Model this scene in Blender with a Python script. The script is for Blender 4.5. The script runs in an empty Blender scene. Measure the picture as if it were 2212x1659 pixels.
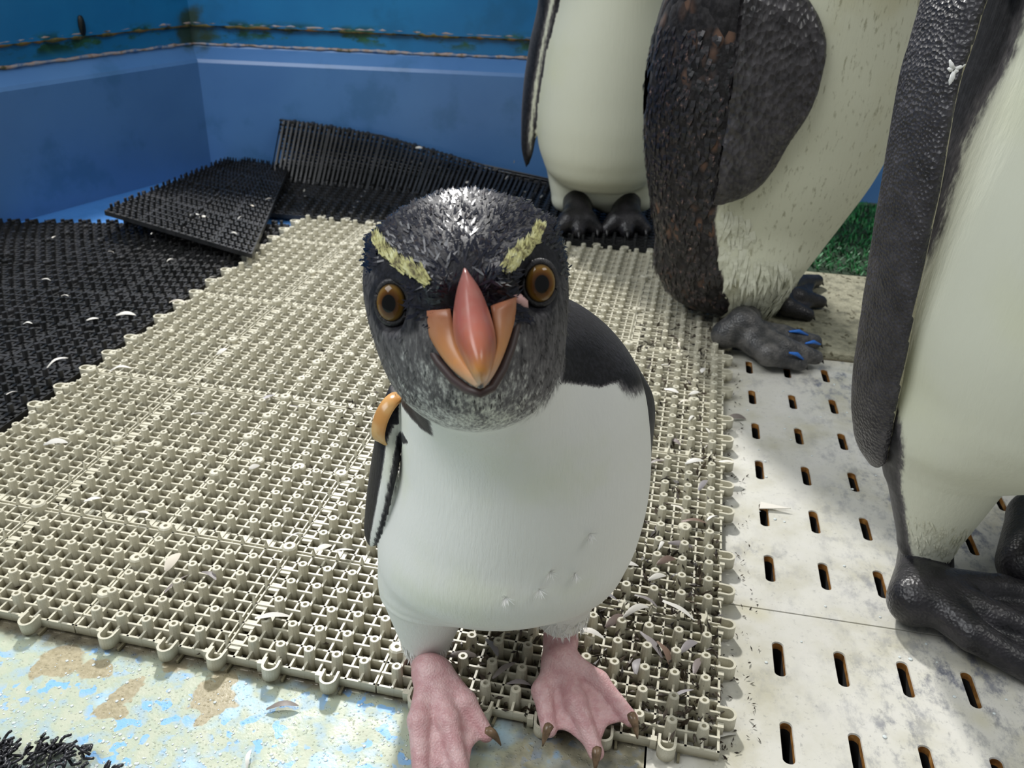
import bpy, bmesh, math, random
import numpy as np
from mathutils import Vector, Matrix
random.seed(7); rng = np.random.default_rng(7)
S = bpy.context.scene; COL = S.collection
# ------------------------------------------------------------------ camera
IW, IH, FPX = 2212., 1659., 1900.
PIT, ROLL, YAW, CH = math.radians(28.435), math.radians(2.091), math.radians(-9.86), .54
_cp, _sp, _cy, _sy = math.cos(PIT), math.sin(PIT), math.cos(YAW), math.sin(YAW)
FW = np.array([_sy*_cp, _cy*_cp, -_sp]); _r = np.array([_cy, -_sy, 0]); _u = np.cross(_r, FW)
CR = math.cos(ROLL)*_r + math.sin(ROLL)*_u; CU = -math.sin(ROLL)*_r + math.cos(ROLL)*_u
CAM = np.array([0, 0, CH])
cd = bpy.data.cameras.new('camera'); cam = bpy.data.objects.new('camera', cd); COL.objects.link(cam)
cd.sensor_width = 36; cd.lens = FPX/IW*36; cd.clip_start = .01
cd.dof.use_dof = True; cd.dof.focus_distance = .60; cd.dof.aperture_fstop = 16
cam.matrix_world = Matrix(((CR[0], CU[0], -FW[0], 0), (CR[1], CU[1], -FW[1], 0), (CR[2], CU[2], -FW[2], CH), (0, 0, 0, 1)))
S.camera = cam
# ------------------------------------------------------------------ light
S.view_settings.view_transform = 'Standard'; S.view_settings.look = 'None'
S.view_settings.gamma = 1; S.view_settings.use_curve_mapping = False
S.view_settings.exposure = 0.0
w = bpy.data.worlds.new('world'); S.world = w; w.use_nodes = True
w.node_tree.nodes['Background'].inputs[0].default_value = (.93, .97, 1, 1)
w.node_tree.nodes['Background'].inputs[1].default_value = .26
def lamp(name, loc, target, power, sx, sy, col=(1, 1, 1)):
    l = bpy.data.lights.new(name, 'AREA'); l.shape = 'RECTANGLE'; l.size = sx; l.size_y = sy; l.energy = power; l.color = col
    o = bpy.data.objects.new(name, l); COL.objects.link(o); o.location = loc
    o.rotation_euler = (Vector(target)-Vector(loc)).to_track_quat('-Z', 'Y').to_euler(); return o
lamp('spot_lamp', (-1.05, 3.0, 2.5), (-.2, .8, 0), 135, .22, .22, (1, .98, .95))
lamp('fill_light', (-1.45, -.1, 2.3), (0, .9, 0), 44, 1.8, 1.2, (.97, .99, 1))  # unseen soft fill, added to light the sides facing the camera
lamp('side_fill_light', (1.35, .35, 2.3), (.3, 1.1, 0), 13, 1.2, .5, (1, .99, .95))  # unseen fill from the right, added to brighten the moulting king's belly
# ------------------------------------------------------------------ pixel helpers (directions only; distance comes from a plane)
def ray(x, y): return FW + CR*(x-IW/2)/FPX - CU*(y-IH/2)/FPX
def ground(x, y, z=0.):
    d = ray(x, y); return CAM + d*(z-CH)/d[2]
class Frame:                       # upright frame standing on the floor; X right, Y away from the viewpoint, Z up
    def __init__(s, x, y, ang=-YAW): s.o = np.array([x, y, 0.]); s.a = ang; s.X = np.array([math.cos(ang), math.sin(ang), 0]); s.Y = np.array([-math.sin(ang), math.cos(ang), 0])
    def loc(s, P): d = np.asarray(P)-s.o; return np.array([d@s.X, d@s.Y, d[2]])
    def L(s, px, py, n=0.):        # pixel on the upright plane n metres in front of the frame's origin
        d = ray(px, py); t = (-n-(CAM-s.o)@s.Y)/(d@s.Y); return s.loc(CAM+d*t)
    def G(s, px, py, z=0.): return s.loc(ground(px, py, z))
# ------------------------------------------------------------------ materials
def mat(name, col=(.5, .5, .5), rough=.6, spec=.5, **kw):
    m = bpy.data.materials.new(name); m.use_nodes = True; b = m.node_tree.nodes['Principled BSDF']
    b.inputs['Base Color'].default_value = (*col, 1); b.inputs['Roughness'].default_value = rough; b.inputs['Specular IOR Level'].default_value = spec
    for k, v in kw.items(): b.inputs[k.replace('_', ' ')].default_value = v
    return m
class NT:
    def __init__(s, m): s.m = m; s.t = m.node_tree; s.b = s.t.nodes['Principled BSDF']; s.tc = s.t.nodes.new('ShaderNodeTexCoord')
    def n(s, typ, **kw):
        x = s.t.nodes.new(typ)
        for k, v in kw.items(): setattr(x, k, v)
        return x
    def l(s, a, b): s.t.links.new(a, b)
    def coord(s, scale=(1, 1, 1), src='Object', rot=(0, 0, 0)):
        mp = s.n('ShaderNodeMapping'); mp.inputs['Scale'].default_value = scale; mp.inputs['Rotation'].default_value = rot; s.l(s.tc.outputs[src], mp.inputs[0]); return mp.outputs[0]
    def noise(s, scale, detail=4, rough=.55, co=None, dist=0):
        x = s.n('ShaderNodeTexNoise'); x.inputs['Scale'].default_value = scale; x.inputs['Detail'].default_value = detail; x.inputs['Roughness'].default_value = rough; x.inputs['Distortion'].default_value = dist
        s.l(co if co else s.tc.outputs['Object'], x.inputs['Vector']); return x.outputs['Fac']
    def voro(s, scale, co=None, feature='F1', out='Distance', rnd=1):
        x = s.n('ShaderNodeTexVoronoi'); x.feature = feature; x.inputs['Scale'].default_value = scale; x.inputs['Randomness'].default_value = rnd
        s.l(co if co else s.tc.outputs['Object'], x.inputs['Vector']); return x.outputs[out]
    def math(s, op, a, b=None, c=None, clamp=False):
        x = s.n('ShaderNodeMath', operation=op, use_clamp=clamp)
        for i, v in enumerate((a, b, c)):
            if v is None: continue
            if isinstance(v, (int, float)): x.inputs[i].default_value = v
            else: s.l(v, x.inputs[i])
        return x.outputs[0]
    def ramp(s, f, stops, interp='LINEAR'):
        x = s.n('ShaderNodeValToRGB'); x.color_ramp.interpolation = interp; e = x.color_ramp.elements
        while len(e) < len(stops): e.new(.5)
        for k, (p, c) in zip(e, stops): k.position = p; k.color = (*c, 1) if len(c) == 3 else c
        s.l(f, x.inputs[0]); return x.outputs[0]
    def step(s, f, lo, hi):
        x = s.n('ShaderNodeMapRange', interpolation_type='SMOOTHSTEP'); x.inputs['From Min'].default_value = lo; x.inputs['From Max'].default_value = hi; s.l(f, x.inputs[0]); return x.outputs[0]
    def mix(s, f, a, b, mode='MIX'):
        x = s.n('ShaderNodeMix', data_type='RGBA', blend_type=mode)
        for i, v in ((0, f), (6, a), (7, b)):
            if isinstance(v, (int, float)): x.inputs[i].default_value = v
            elif isinstance(v, tuple): x.inputs[i].default_value = (*v, 1)
            else: s.l(v, x.inputs[i])
        return x.outputs[2]
    def attr(s, name): x = s.n('ShaderNodeAttribute'); x.attribute_name = name; return x.outputs['Fac']
    def bump(s, h, strength=.3, dist=.002):
        x = s.n('ShaderNodeBump'); x.inputs['Strength'].default_value = strength; x.inputs['Distance'].default_value = dist; s.l(h, x.inputs['Height'])
        if s.b.inputs['Normal'].is_linked: s.l(s.b.inputs['Normal'].links[0].from_socket, x.inputs['Normal'])
        s.l(x.outputs[0], s.b.inputs['Normal'])
    def set(s, name, v): s.l(v, s.b.inputs[name])
    def xyz(s, co=None): x = s.n('ShaderNodeSeparateXYZ'); s.l(co if co else s.tc.outputs['Object'], x.inputs[0]); return x.outputs
# ------------------------------------------------------------------ mesh helpers
def tag(o, label=None, cat=None, group=None, kind=None):
    for k, v in (('label', label), ('category', cat), ('group', group), ('kind', kind)):
        if v: o[k] = v
    return o
def mesh(name, v, f, mats=(), smooth=False, mi=None):
    me = bpy.data.meshes.new(name); me.from_pydata([tuple(map(float, p)) for p in v], [], [tuple(map(int, q)) for q in f])
    for m in mats: me.materials.append(m)
    if smooth: me.polygons.foreach_set('use_smooth', [True]*len(me.polygons))
    if mi is not None: me.polygons.foreach_set('material_index', mi)
    me.update(); return me
def obj(name, me, parent=None, loc=(0, 0, 0), rot=(0, 0, 0)):
    o = bpy.data.objects.new(name, me); COL.objects.link(o); o.parent = parent; o.location = loc; o.rotation_euler = rot; return o
def empty(name, loc=(0, 0, 0), rz=0):
    o = bpy.data.objects.new(name, None); COL.objects.link(o); o.location = loc; o.rotation_euler = (0, 0, rz); o.empty_display_size = .05; return o
class MB:
    def __init__(s): s.v = []; s.f = []; s.m = []
    def add(s, v, f, m=0):
        k = len(s.v); s.v += [tuple(p) for p in v]; s.f += [tuple(i+k for i in q) for q in f]; s.m += [m]*len(f)
    def box(s, x0, x1, y0, y1, z0, z1, m=0):
        s.add([(x0, y0, z0), (x1, y0, z0), (x1, y1, z0), (x0, y1, z0), (x0, y0, z1), (x1, y0, z1), (x1, y1, z1), (x0, y1, z1)],
              [(0, 3, 2, 1), (4, 5, 6, 7), (0, 1, 5, 4), (1, 2, 6, 5), (2, 3, 7, 6), (3, 0, 4, 7)], m)
    def tube(s, pts, rad, n=8, m=0, cap=True, ry=None):
        pts = [Vector(p) for p in pts]; rr = rad if hasattr(rad, '__len__') else [rad]*len(pts); v = []; f = []
        up = Vector((0, 0, 1))
        for i, p in enumerate(pts):
            d = (pts[min(i+1, len(pts)-1)]-pts[max(i-1, 0)]).normalized()
            a = d.cross(up if abs(d.z) < .95 else Vector((1, 0, 0))).normalized(); b = a.cross(d)
            for k in range(n):
                t = 2*math.pi*k/n; v.append(p+a*math.cos(t)*rr[i]+b*math.sin(t)*rr[i]*(ry if ry else 1))
        for i in range(len(pts)-1):
            for k in range(n): f.append((i*n+k, i*n+(k+1) % n, (i+1)*n+(k+1) % n, (i+1)*n+k))
        if cap: f.append(tuple(range(n))[::-1]); f.append(tuple((len(pts)-1)*n+k for k in range(n)))
        s.add(v, f, m)
    def lathe(s, prof, n=10, c=(0, 0, 0), m=0):
        v = []; f = []
        for r, z in prof:
            for k in range(n): t = 2*math.pi*k/n; v.append((c[0]+r*math.cos(t), c[1]+r*math.sin(t), c[2]+z))
        for i in range(len(prof)-1):
            for k in range(n): f.append((i*n+k, i*n+(k+1) % n, (i+1)*n+(k+1) % n, (i+1)*n+k))
        s.add(v, f, m)
    def mesh(s, name, mats, smooth=False): return mesh(name, s.v, s.f, mats, smooth, s.m)
# ------------------------------------------------------------------ implicit surfaces for the birds
class SDF:
    def __init__(s, lo, hi, h):
        s.h = h; s.lo = np.array(lo, float); n = np.ceil((np.array(hi)-s.lo)/h).astype(int)+1
        ax = [(s.lo[i]+h*np.arange(n[i])).astype(np.float32) for i in range(3)]
        s.ax = ax; s.X, s.Y, s.Z = ax[0][:, None, None], ax[1][None, :, None], ax[2][None, None, :]; s.F = np.full(n, 1., np.float32)
    def merge(s, d, k, sub=False):
        if sub:
            a, b = s.F, -d; hh = np.clip(.5+.5*(b-a)/k, 0, 1); s.F = (a+(b-a)*hh + k*hh*(1-hh)).astype(np.float32); return
        if k <= 0: s.F = np.minimum(s.F, d); return
        hh = np.clip(.5+.5*(s.F-d)/k, 0, 1); s.F = (s.F+(d-s.F)*hh - k*hh*(1-hh)).astype(np.float32)
    def ell(s, c, r, k=.01, ang=(0, 0, 0), sub=False):
        x, y, z = s.X-c[0], s.Y-c[1], s.Z-c[2]
        if any(ang):
            M = np.array(Matrix.Rotation(ang[2], 3, 'Z') @ Matrix.Rotation(ang[1], 3, 'Y') @ Matrix.Rotation(ang[0], 3, 'X'))
            x, y, z = M[0, 0]*x+M[1, 0]*y+M[2, 0]*z, M[0, 1]*x+M[1, 1]*y+M[2, 1]*z, M[0, 2]*x+M[1, 2]*y+M[2, 2]*z
        k0 = np.sqrt((x/r[0])**2+(y/r[1])**2+(z/r[2])**2); k1 = np.sqrt((x/r[0]**2)**2+(y/r[1]**2)**2+(z/r[2]**2)**2)
        s.merge((k0*(k0-1)/np.maximum(k1, 1e-6)).astype(np.float32), k, sub)
    def cone(s, a, b, ra, rb, k=.01):
        a, b = np.asarray(a, float), np.asarray(b, float); ab = b-a; L2 = ab@ab
        t = np.clip(((s.X-a[0])*ab[0]+(s.Y-a[1])*ab[1]+(s.Z-a[2])*ab[2])/L2, 0, 1)
        s.merge((np.sqrt((s.X-a[0]-ab[0]*t)**2+(s.Y-a[1]-ab[1]*t)**2+(s.Z-a[2]-ab[2]*t)**2)-(ra+(rb-ra)*t)).astype(np.float32), k)
    def chain(s, pts, rad, k=.01):
        for i in range(len(pts)-1): s.cone(pts[i], pts[i+1], rad[i], rad[i+1], k if i == 0 else min(k, .004))
    def stack(s, keys, k=.01):      # keys: z, cx, cy, rx, ry, angle - ellipse slices stacked along z
        K = np.array(sorted(keys)); z = s.ax[2]; sm = []
        for c in range(1, K.shape[1]):
            # smooth cubic through the keys
            t = K[:, 0]; y = K[:, c]; m = np.gradient(y, t); i = np.clip(np.searchsorted(t, z)-1, 0, len(t)-2); hh = t[i+1]-t[i]; u = np.clip((z-t[i])/hh, 0, 1)
            sm.append(((2*u**3-3*u**2+1)*y[i]+(u**3-2*u**2+u)*hh*m[i]+(-2*u**3+3*u**2)*y[i+1]+(u**3-u**2)*hh*m[i+1]).astype(np.float32)[None, None, :])
        cx, cy, rx, ry = sm[:4]; rx = np.maximum(rx, .0008); ry = np.maximum(ry, .0008)
        x, y = s.X-cx, s.Y-cy
        if len(sm) > 4: c_, s_ = np.cos(sm[4]), np.sin(sm[4]); x, y = c_*x+s_*y, -s_*x+c_*y
        d = (np.sqrt((x/rx)**2+(y/ry)**2)-1)*np.minimum(rx, ry)
        d = np.maximum(d, np.maximum(z[None, None, :]-K[-1, 0], K[0, 0]-z[None, None, :]))
        s.merge(d.astype(np.float32), k)
    def tri(s, a, b, c, th, k=.003):
        a, b, c = (np.asarray(p, float) for p in (a, b, c)); P = np.stack(np.broadcast_arrays(s.X, s.Y, s.Z), -1).astype(np.float32)
        def seg(p, q):
            e = q-p; wv = P-p; t = np.clip((wv@e)/(e@e), 0, 1); dd = wv-t[..., None]*e; return (dd*dd).sum(-1)
        n = np.cross(b-a, c-a); n /= np.linalg.norm(n)
        ins = (((P-a)@np.cross(b-a, n) <= 0) & ((P-b)@np.cross(c-b, n) <= 0) & ((P-c)@np.cross(a-c, n) <= 0))
        d = np.where(ins, ((P-a)@n)**2, np.minimum(np.minimum(seg(a, b), seg(b, c)), seg(c, a)))
        s.merge((np.sqrt(d)-th).astype(np.float32), k)
    def net(s):
        F = s.F; ins = F < 0; c = [ins[i:ins.shape[0]-1+i, j:ins.shape[1]-1+j, k:ins.shape[2]-1+k] for i in (0, 1) for j in (0, 1) for k in (0, 1)]
        cnt = sum(x.astype(np.int8) for x in c); act = (cnt > 0) & (cnt < 8); idx = np.full(act.shape, -1, np.int64); cells = np.argwhere(act); idx[act] = np.arange(len(cells))
        acc = np.zeros((len(cells), 3)); num = np.zeros(len(cells)); I, J, K = cells.T
        cor = [(i, j, k) for i in (0, 1) for j in (0, 1) for k in (0, 1)]
        for p in range(8):
            for q in range(p+1, 8):
                a, b = cor[p], cor[q]
                if sum(abs(a[t]-b[t]) for t in range(3)) != 1: continue
                fa = F[I+a[0], J+a[1], K+a[2]].astype(float); fb = F[I+b[0], J+b[1], K+b[2]].astype(float); cr = (fa < 0) != (fb < 0)
                t = np.where(cr, fa/np.where(cr, fa-fb, 1), 0)
                for ax in range(3): acc[:, ax] += np.where(cr, a[ax]+t*(b[ax]-a[ax]), 0)
                num += cr
        V = (cells+acc/num[:, None])*s.h+s.lo; quads = []
        for ax in range(3):
            o1, o2 = (ax+1) % 3, (ax+2) % 3; sl = [slice(None)]*3; sl[ax] = slice(0, -1); sl2 = [slice(None)]*3; sl2[ax] = slice(1, None)
            e = ins[tuple(sl)] != ins[tuple(sl2)]; E_ = np.argwhere(e)
            ok = (E_[:, o1] > 0) & (E_[:, o2] > 0) & (E_[:, o1] < ins.shape[o1]-1) & (E_[:, o2] < ins.shape[o2]-1); E_ = E_[ok]
            fl = ins[tuple(E_.T)]
            def cell(d1, d2): c_ = E_.copy(); c_[:, o1] -= d1; c_[:, o2] -= d2; return idx[tuple(c_.T)]
            q = np.stack([cell(1, 1), cell(0, 1), cell(0, 0), cell(1, 0)], 1); q[~fl] = q[~fl][:, ::-1]; quads.append(q)
        return V, np.concatenate(quads)
def smoothstep(a, b, x): t = np.clip((x-a)/(b-a), 0, 1); return t*t*(3-2*t)
def bird_mesh(name, parts, mats, attrs):
    V = []; Fq = []; M = []; k = 0; A = {a: [] for a in attrs}
    for (v, q, mi, at) in parts:
        V.append(v); Fq.append(q+k); M += [mi]*len(q); k += len(v)
        for a in attrs: A[a].append(at.get(a, np.zeros(len(v))))
    V = np.concatenate(V); Fq = np.concatenate(Fq); me = bpy.data.meshes.new(name)
    me.vertices.add(len(V)); me.vertices.foreach_set('co', V.astype(np.float32).ravel()); me.loops.add(Fq.size); me.loops.foreach_set('vertex_index', Fq.astype(np.int32).ravel())
    me.polygons.add(len(Fq)); me.polygons.foreach_set('loop_start', np.arange(0, Fq.size, 4, dtype=np.int32)); me.polygons.foreach_set('loop_total', np.full(len(Fq), 4, np.int32))
    for m in mats: me.materials.append(m)
    me.polygons.foreach_set('material_index', np.array(M, np.int32)); me.polygons.foreach_set('use_smooth', np.ones(len(Fq), bool)); me.update(calc_edges=True); me.validate()
    for a in attrs:
        at = me.attributes.new(a, 'FLOAT', 'POINT'); at.data.foreach_set('value', np.concatenate(A[a]).astype(np.float32))
    return me
def normals(me):
    n = np.empty(len(me.vertices)*3, np.float32); me.vertices.foreach_get('normal', n); return n.reshape(-1, 3)
def blades(P, N, D, length, width, lift, curl=.3, m=0):
    """thin pointed feather blades: points, surface normals, lie directions"""
    n = len(P); D = D-(D*N).sum(1, keepdims=True)*N; D /= np.linalg.norm(D, axis=1, keepdims=True)+1e-9; T = np.cross(D, N)
    ln = (length*np.ones(n))[:, None]; wd = (width*np.ones(n))[:, None]; lf = (lift*np.ones(n))[:, None]
    d1 = D*np.cos(lf)+N*np.sin(lf); base = P-N*.0008
    mid = base+d1*ln*.55; tip = mid+(d1*(1-curl)+D*curl)*ln*.45-N*ln*.45*curl*.5
    V = np.stack([base-T*wd*.5, base+T*wd*.5, mid+T*wd*.55, mid-T*wd*.55, tip], 1).reshape(-1, 3)
    f = []
    for i in range(n): k = 5*i; f += [(k, k+1, k+2, k+3), (k+3, k+2, k+4)]
    return V, f
# ================================================================== SETTING
# --- floor paint
m_floor = mat('floor_paint', rough=.3); t = NT(m_floor)
co = t.coord(); warp = t.n('ShaderNodeTexNoise'); warp.inputs['Scale'].default_value = 38; warp.inputs['Detail'].default_value = 3; t.l(co, warp.inputs['Vector'])
vm = t.n('ShaderNodeVectorMath', operation='MULTIPLY_ADD'); t.l(warp.outputs['Color'], vm.inputs[0]); vm.inputs[1].default_value = (.045, .045, 0); t.l(co, vm.inputs[2])
base = t.ramp(t.noise(60, 5), [(.35, (.36, .49, .55)), (.5, (.44, .50, .38)), (.65, (.50, .53, .41))])
spots = t.math('MULTIPLY', t.step(t.noise(95, 2, .4), .55, .6), t.step(t.noise(16, 2), .44, .6))
base = t.mix(spots, base, (.22, .48, .85))
base = t.mix(t.step(t.noise(22, 2), .56, .66), base, (.42, .62, .75))
for px, py, r in ((130, 1425, .020), (200, 1445, .016), (85, 1455, .010), (262, 1500, .013), (235, 1540, .010), (290, 1480, .009), (478, 1475, .014), (452, 1520, .016), (442, 1560, .009), (375, 1430, .013)):
    g = ground(px, py); d = t.n('ShaderNodeVectorMath', operation='DISTANCE'); t.l(vm.outputs[0], d.inputs[0]); d.inputs[1].default_value = (g[0]+.0225, g[1]+.0225, 0)
    base = t.mix(t.step(d.outputs['Value'], r, r*.82), base, t.ramp(t.noise(240, 3), [(.35, (.32, .275, .165)), (.65, (.44, .385, .25))]))
X, Y, Z = t.xyz()
nz = t.math('MULTIPLY', t.math('SUBTRACT', t.noise(24, 4), .5), .16)
right = t.step(t.math('ADD', X, nz), -.12, -.03)
base = t.mix(t.math('MULTIPLY', right, .85), base, t.ramp(t.noise(70, 5), [(.3, (.10, .085, .055)), (.6, (.32, .28, .19)), (.75, (.22, .38, .60))]))
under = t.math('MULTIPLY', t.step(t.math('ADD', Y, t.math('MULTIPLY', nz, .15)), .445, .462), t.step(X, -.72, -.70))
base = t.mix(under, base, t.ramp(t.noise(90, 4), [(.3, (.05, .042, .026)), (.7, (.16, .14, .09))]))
back = t.math('MULTIPLY', t.step(X, -.71, -.73), 1.0)
far = t.step(Y, 1.2, 1.3)
base = t.mix(t.math('MULTIPLY', far, t.step(X, -.6, -.7)), base, (.06, .22, .55))
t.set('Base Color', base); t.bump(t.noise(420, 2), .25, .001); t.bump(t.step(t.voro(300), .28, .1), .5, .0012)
t.set('Roughness', t.ramp(t.noise(50, 2), [(.35, (.38,)*3), (.7, (.6,)*3)]))
m_pit = mat('drain_pit', (.006, .005, .004), .9)
GX0, GX1, GY0, GY1 = .03, .735, .25, 1.16
mb = MB()
for a in ((-2.4, GX0, -.6, 2.6), (GX1, 1.9, -.6, 2.6), (GX0, GX1, -.6, GY0), (GX0, GX1, GY1, 2.6)): mb.box(a[0], a[1], a[2], a[3], -.06, 0)
mb.box(GX0-.02, GX1+.02, GY0-.02, GY1+.02, -.22, -.20, 1)
for a in ((GX0-.02, GX0, GY0, GY1), (GX1, GX1+.02, GY0, GY1), (GX0, GX1, GY0-.02, GY0), (GX0, GX1, GY1, GY1+.02)): mb.box(*a, -.20, -.001, 1)
tag(obj('floor', mb.mesh('floor', [m_floor, m_pit])), 'wet floor with worn pale blue and tan paint', None, None, 'structure')
# --- tub walls
def wall_mat(name, col, col2):
    m = mat(name, col, .32); t = NT(m); X, Y, Z = t.xyz()
    b = t.mix(t.step(t.noise(5, 4), .35, .7), col, col2)
    b = t.mix(t.math('MULTIPLY', t.step(t.noise(9, 5, .6), .52, .68), .55), b, (col[0]*.6, col[1]*.75, col[2]*.7))
    band = t.math('MULTIPLY', t.step(Z, .262, .285), t.step(Z, .318, .300))
    alg = t.math('MULTIPLY', band, t.step(t.noise(11, 5, .65, t.coord((1, 1, 2.2))), .50, .60))
    b = t.mix(alg, b, t.ramp(t.noise(30, 3), [(.4, (.004, .05, .03)), (.65, (.03, .13, .06))]))
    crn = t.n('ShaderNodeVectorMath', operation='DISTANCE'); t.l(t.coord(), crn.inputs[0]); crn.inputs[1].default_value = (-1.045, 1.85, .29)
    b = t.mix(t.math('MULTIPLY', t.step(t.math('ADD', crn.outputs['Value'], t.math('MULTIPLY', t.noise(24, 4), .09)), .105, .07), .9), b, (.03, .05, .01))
    t.set('Base Color', b); t.bump(t.noise(7, 3), .15, .004); t.bump(t.noise(260, 2), .06, .001)
    return m
m_curb = wall_mat('curb_paint', (.075, .20, .46), (.09, .23, .50)); m_wall = wall_mat('wall_paint', (.008, .16, .40), (.012, .20, .46))
Cn = np.array([-1.02, 1.815]); dB = np.array([.70, .083]); dB /= np.linalg.norm(dB); dL = np.array([-.145, -.415]); dL /= np.linalg.norm(dL)
nB = np.array([-dB[1], dB[0]]); nL = np.array([dL[1], -dL[0]])       # outward normals
def corner(o): M = np.array([nB, nL]); return Cn+np.linalg.solve(M, [o, o])
prof = [(0, -.03), (0, .228), (.004, .235), (.030, .256), (.034, .262), (.034, .297), (.024, .300), (.024, .62), (.09, .62), (.09, -.03)]
def wall(name, d, n, length):
    v = []; f = []; mi = []; k = len(prof)
    for o, z in prof: v.append((*corner(o), z))
    for o, z in prof: v.append((*(Cn+n*o+d*length), z))
    for i in range(k):
        q = (i, (i+1) % k, k+(i+1) % k, k+i); f.append(q if name == 'wall_left' else q[::-1]); mi.append(0 if i < 4 else 1)
    f.append(tuple(range(k))); f.append(tuple(range(k, 2*k))[::-1]); mi += [1, 1]
    return mesh(name, v, f, [m_curb, m_wall], False, mi)
wb = tag(obj('wall_back', wall('wall_back', dB, nB, 2.7)), 'blue painted tub wall with raised curb behind the penguins', None, None, 'structure')
wl = tag(obj('wall_left', wall('wall_left', dL, nL, 1.7)), 'dark blue tub wall with raised curb beside the black mats', None, None, 'structure')
m_caulk = mat('seam_caulk', (.5, .4, .35), .5); t = NT(m_caulk)
t.set('Base Color', t.ramp(t.noise(38, 4, .6), [(.38, (.06, .16, .35)), (.47, (.32, .34, .40)), (.56, (.45, .33, .28)), (.66, (.10, .09, .03))]))
m_rust = mat('seam_rust', (.2, .15, .03), .6); t = NT(m_rust)
t.set('Base Color', t.ramp(t.noise(20, 4, .6), [(.40, (.015, .02, .008)), (.5, (.16, .13, .03)), (.6, (.22, .10, .03)), (.68, (.03, .06, .02))]))
def seam(parent, d, o, z, length, r, m, n):
    mb = MB(); st = corner(o); pts = []; rad = []; e = Cn+n*o+d*length; N = int(length/.012)
    for i in range(N+1):
        p = st+(e-st)*i/N; pts.append((p[0], p[1], z+random.uniform(-.001, .001))); rad.append(r*random.uniform(.5, 1.3))
    mb.tube(pts, rad, 6); o_ = obj('caulk_seam', mb.mesh('caulk_seam', [m], True), parent); return o_
for p, d, n, ln in ((wb, dB, nB, 2.6), (wl, dL, nL, 1.6)):
    seam(p, d, .031, .262, ln, .0035, m_caulk, n)
    seam(p, d, .028, .2995, ln, .0045, m_rust, n); seam(p, d, .026, .3045, ln, .0026, m_caulk, n)
# dark notch above the left seam
P = ray(176, 55); nn = np.array([nL[0], nL[1], 0]); q0 = np.array([*(Cn+nL*.022), 0]); hit = CAM+P*(((q0-CAM)@nn)/(P@nn))
m_blk = mat('notch_black', (.004, .006, .004), .5); mb = MB(); dl3 = np.array([dL[0], dL[1], 0])
ring = [(.006*math.cos(a), .018*(1 if math.sin(a) > 0 else 1)*math.sin(a)) for a in np.linspace(0, 2*math.pi, 14, endpoint=False)]
v = [hit+dl3*x+np.array([0, 0, z])+nn*o for o in (.004, -.0035) for x, z in ring]
f = [tuple(range(14)), tuple(range(14, 28))[::-1]]+[(i, 14+i, 14+(i+1) % 14, (i+1) % 14) for i in range(14)]
tag(obj('drain_notch', mesh('drain_notch', v, f, [m_blk], True), wl), 'small black drain notch above the seam')
# --- slotted drain panels
m_plate = mat('drain_panel', rough=.35); t = NT(m_plate)
b = t.ramp(t.noise(14, 5, .6), [(.3, (.50, .48, .38)), (.5, (.62, .61, .55)), (.7, (.66, .65, .61))])
X, Y, Z = t.xyz(); wear = t.math('MULTIPLY', t.step(t.math('ADD', X, t.math('MULTIPLY', t.noise(11, 3), .22)), .24, .42), 1.)
scr = t.math('MULTIPLY', t.step(t.noise(62, 6, .72, t.coord((1, .6, 1))), .46, .66), t.math('ADD', t.math('MULTIPLY', wear, .75), t.math('MULTIPLY', t.step(t.noise(8, 3), .46, .66), .45)), clamp=True)
b = t.mix(scr, b, (.17, .18, .22)); b = t.mix(t.math('MULTIPLY', t.step(t.noise(190, 4, .75), .56, .72), .55), b, (.22, .22, .22))
b = t.mix(t.math('MULTIPLY', t.step(t.noise(9, 3), .56, .72), .5), b, (.50, .46, .26))
t.set('Base Color', b); t.set('Roughness', t.ramp(t.noise(20, 3), [(.35, (.16,)*3), (.65, (.5,)*3)])); t.bump(t.noise(120, 3), .12, .001); t.bump(t.noise(18, 2), .25, .003)
m_slot = mat('slot_rust', rough=.5); t = NT(m_slot); t.set('Base Color', t.ramp(t.noise(120, 3), [(.35, (.16, .07, .02)), (.6, (.42, .20, .05)), (.75, (.55, .34, .14))]))
SX0, SDX, SY0, SDY, SG = .1342, .05006, 1.1097, -.08504, -.03156
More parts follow.
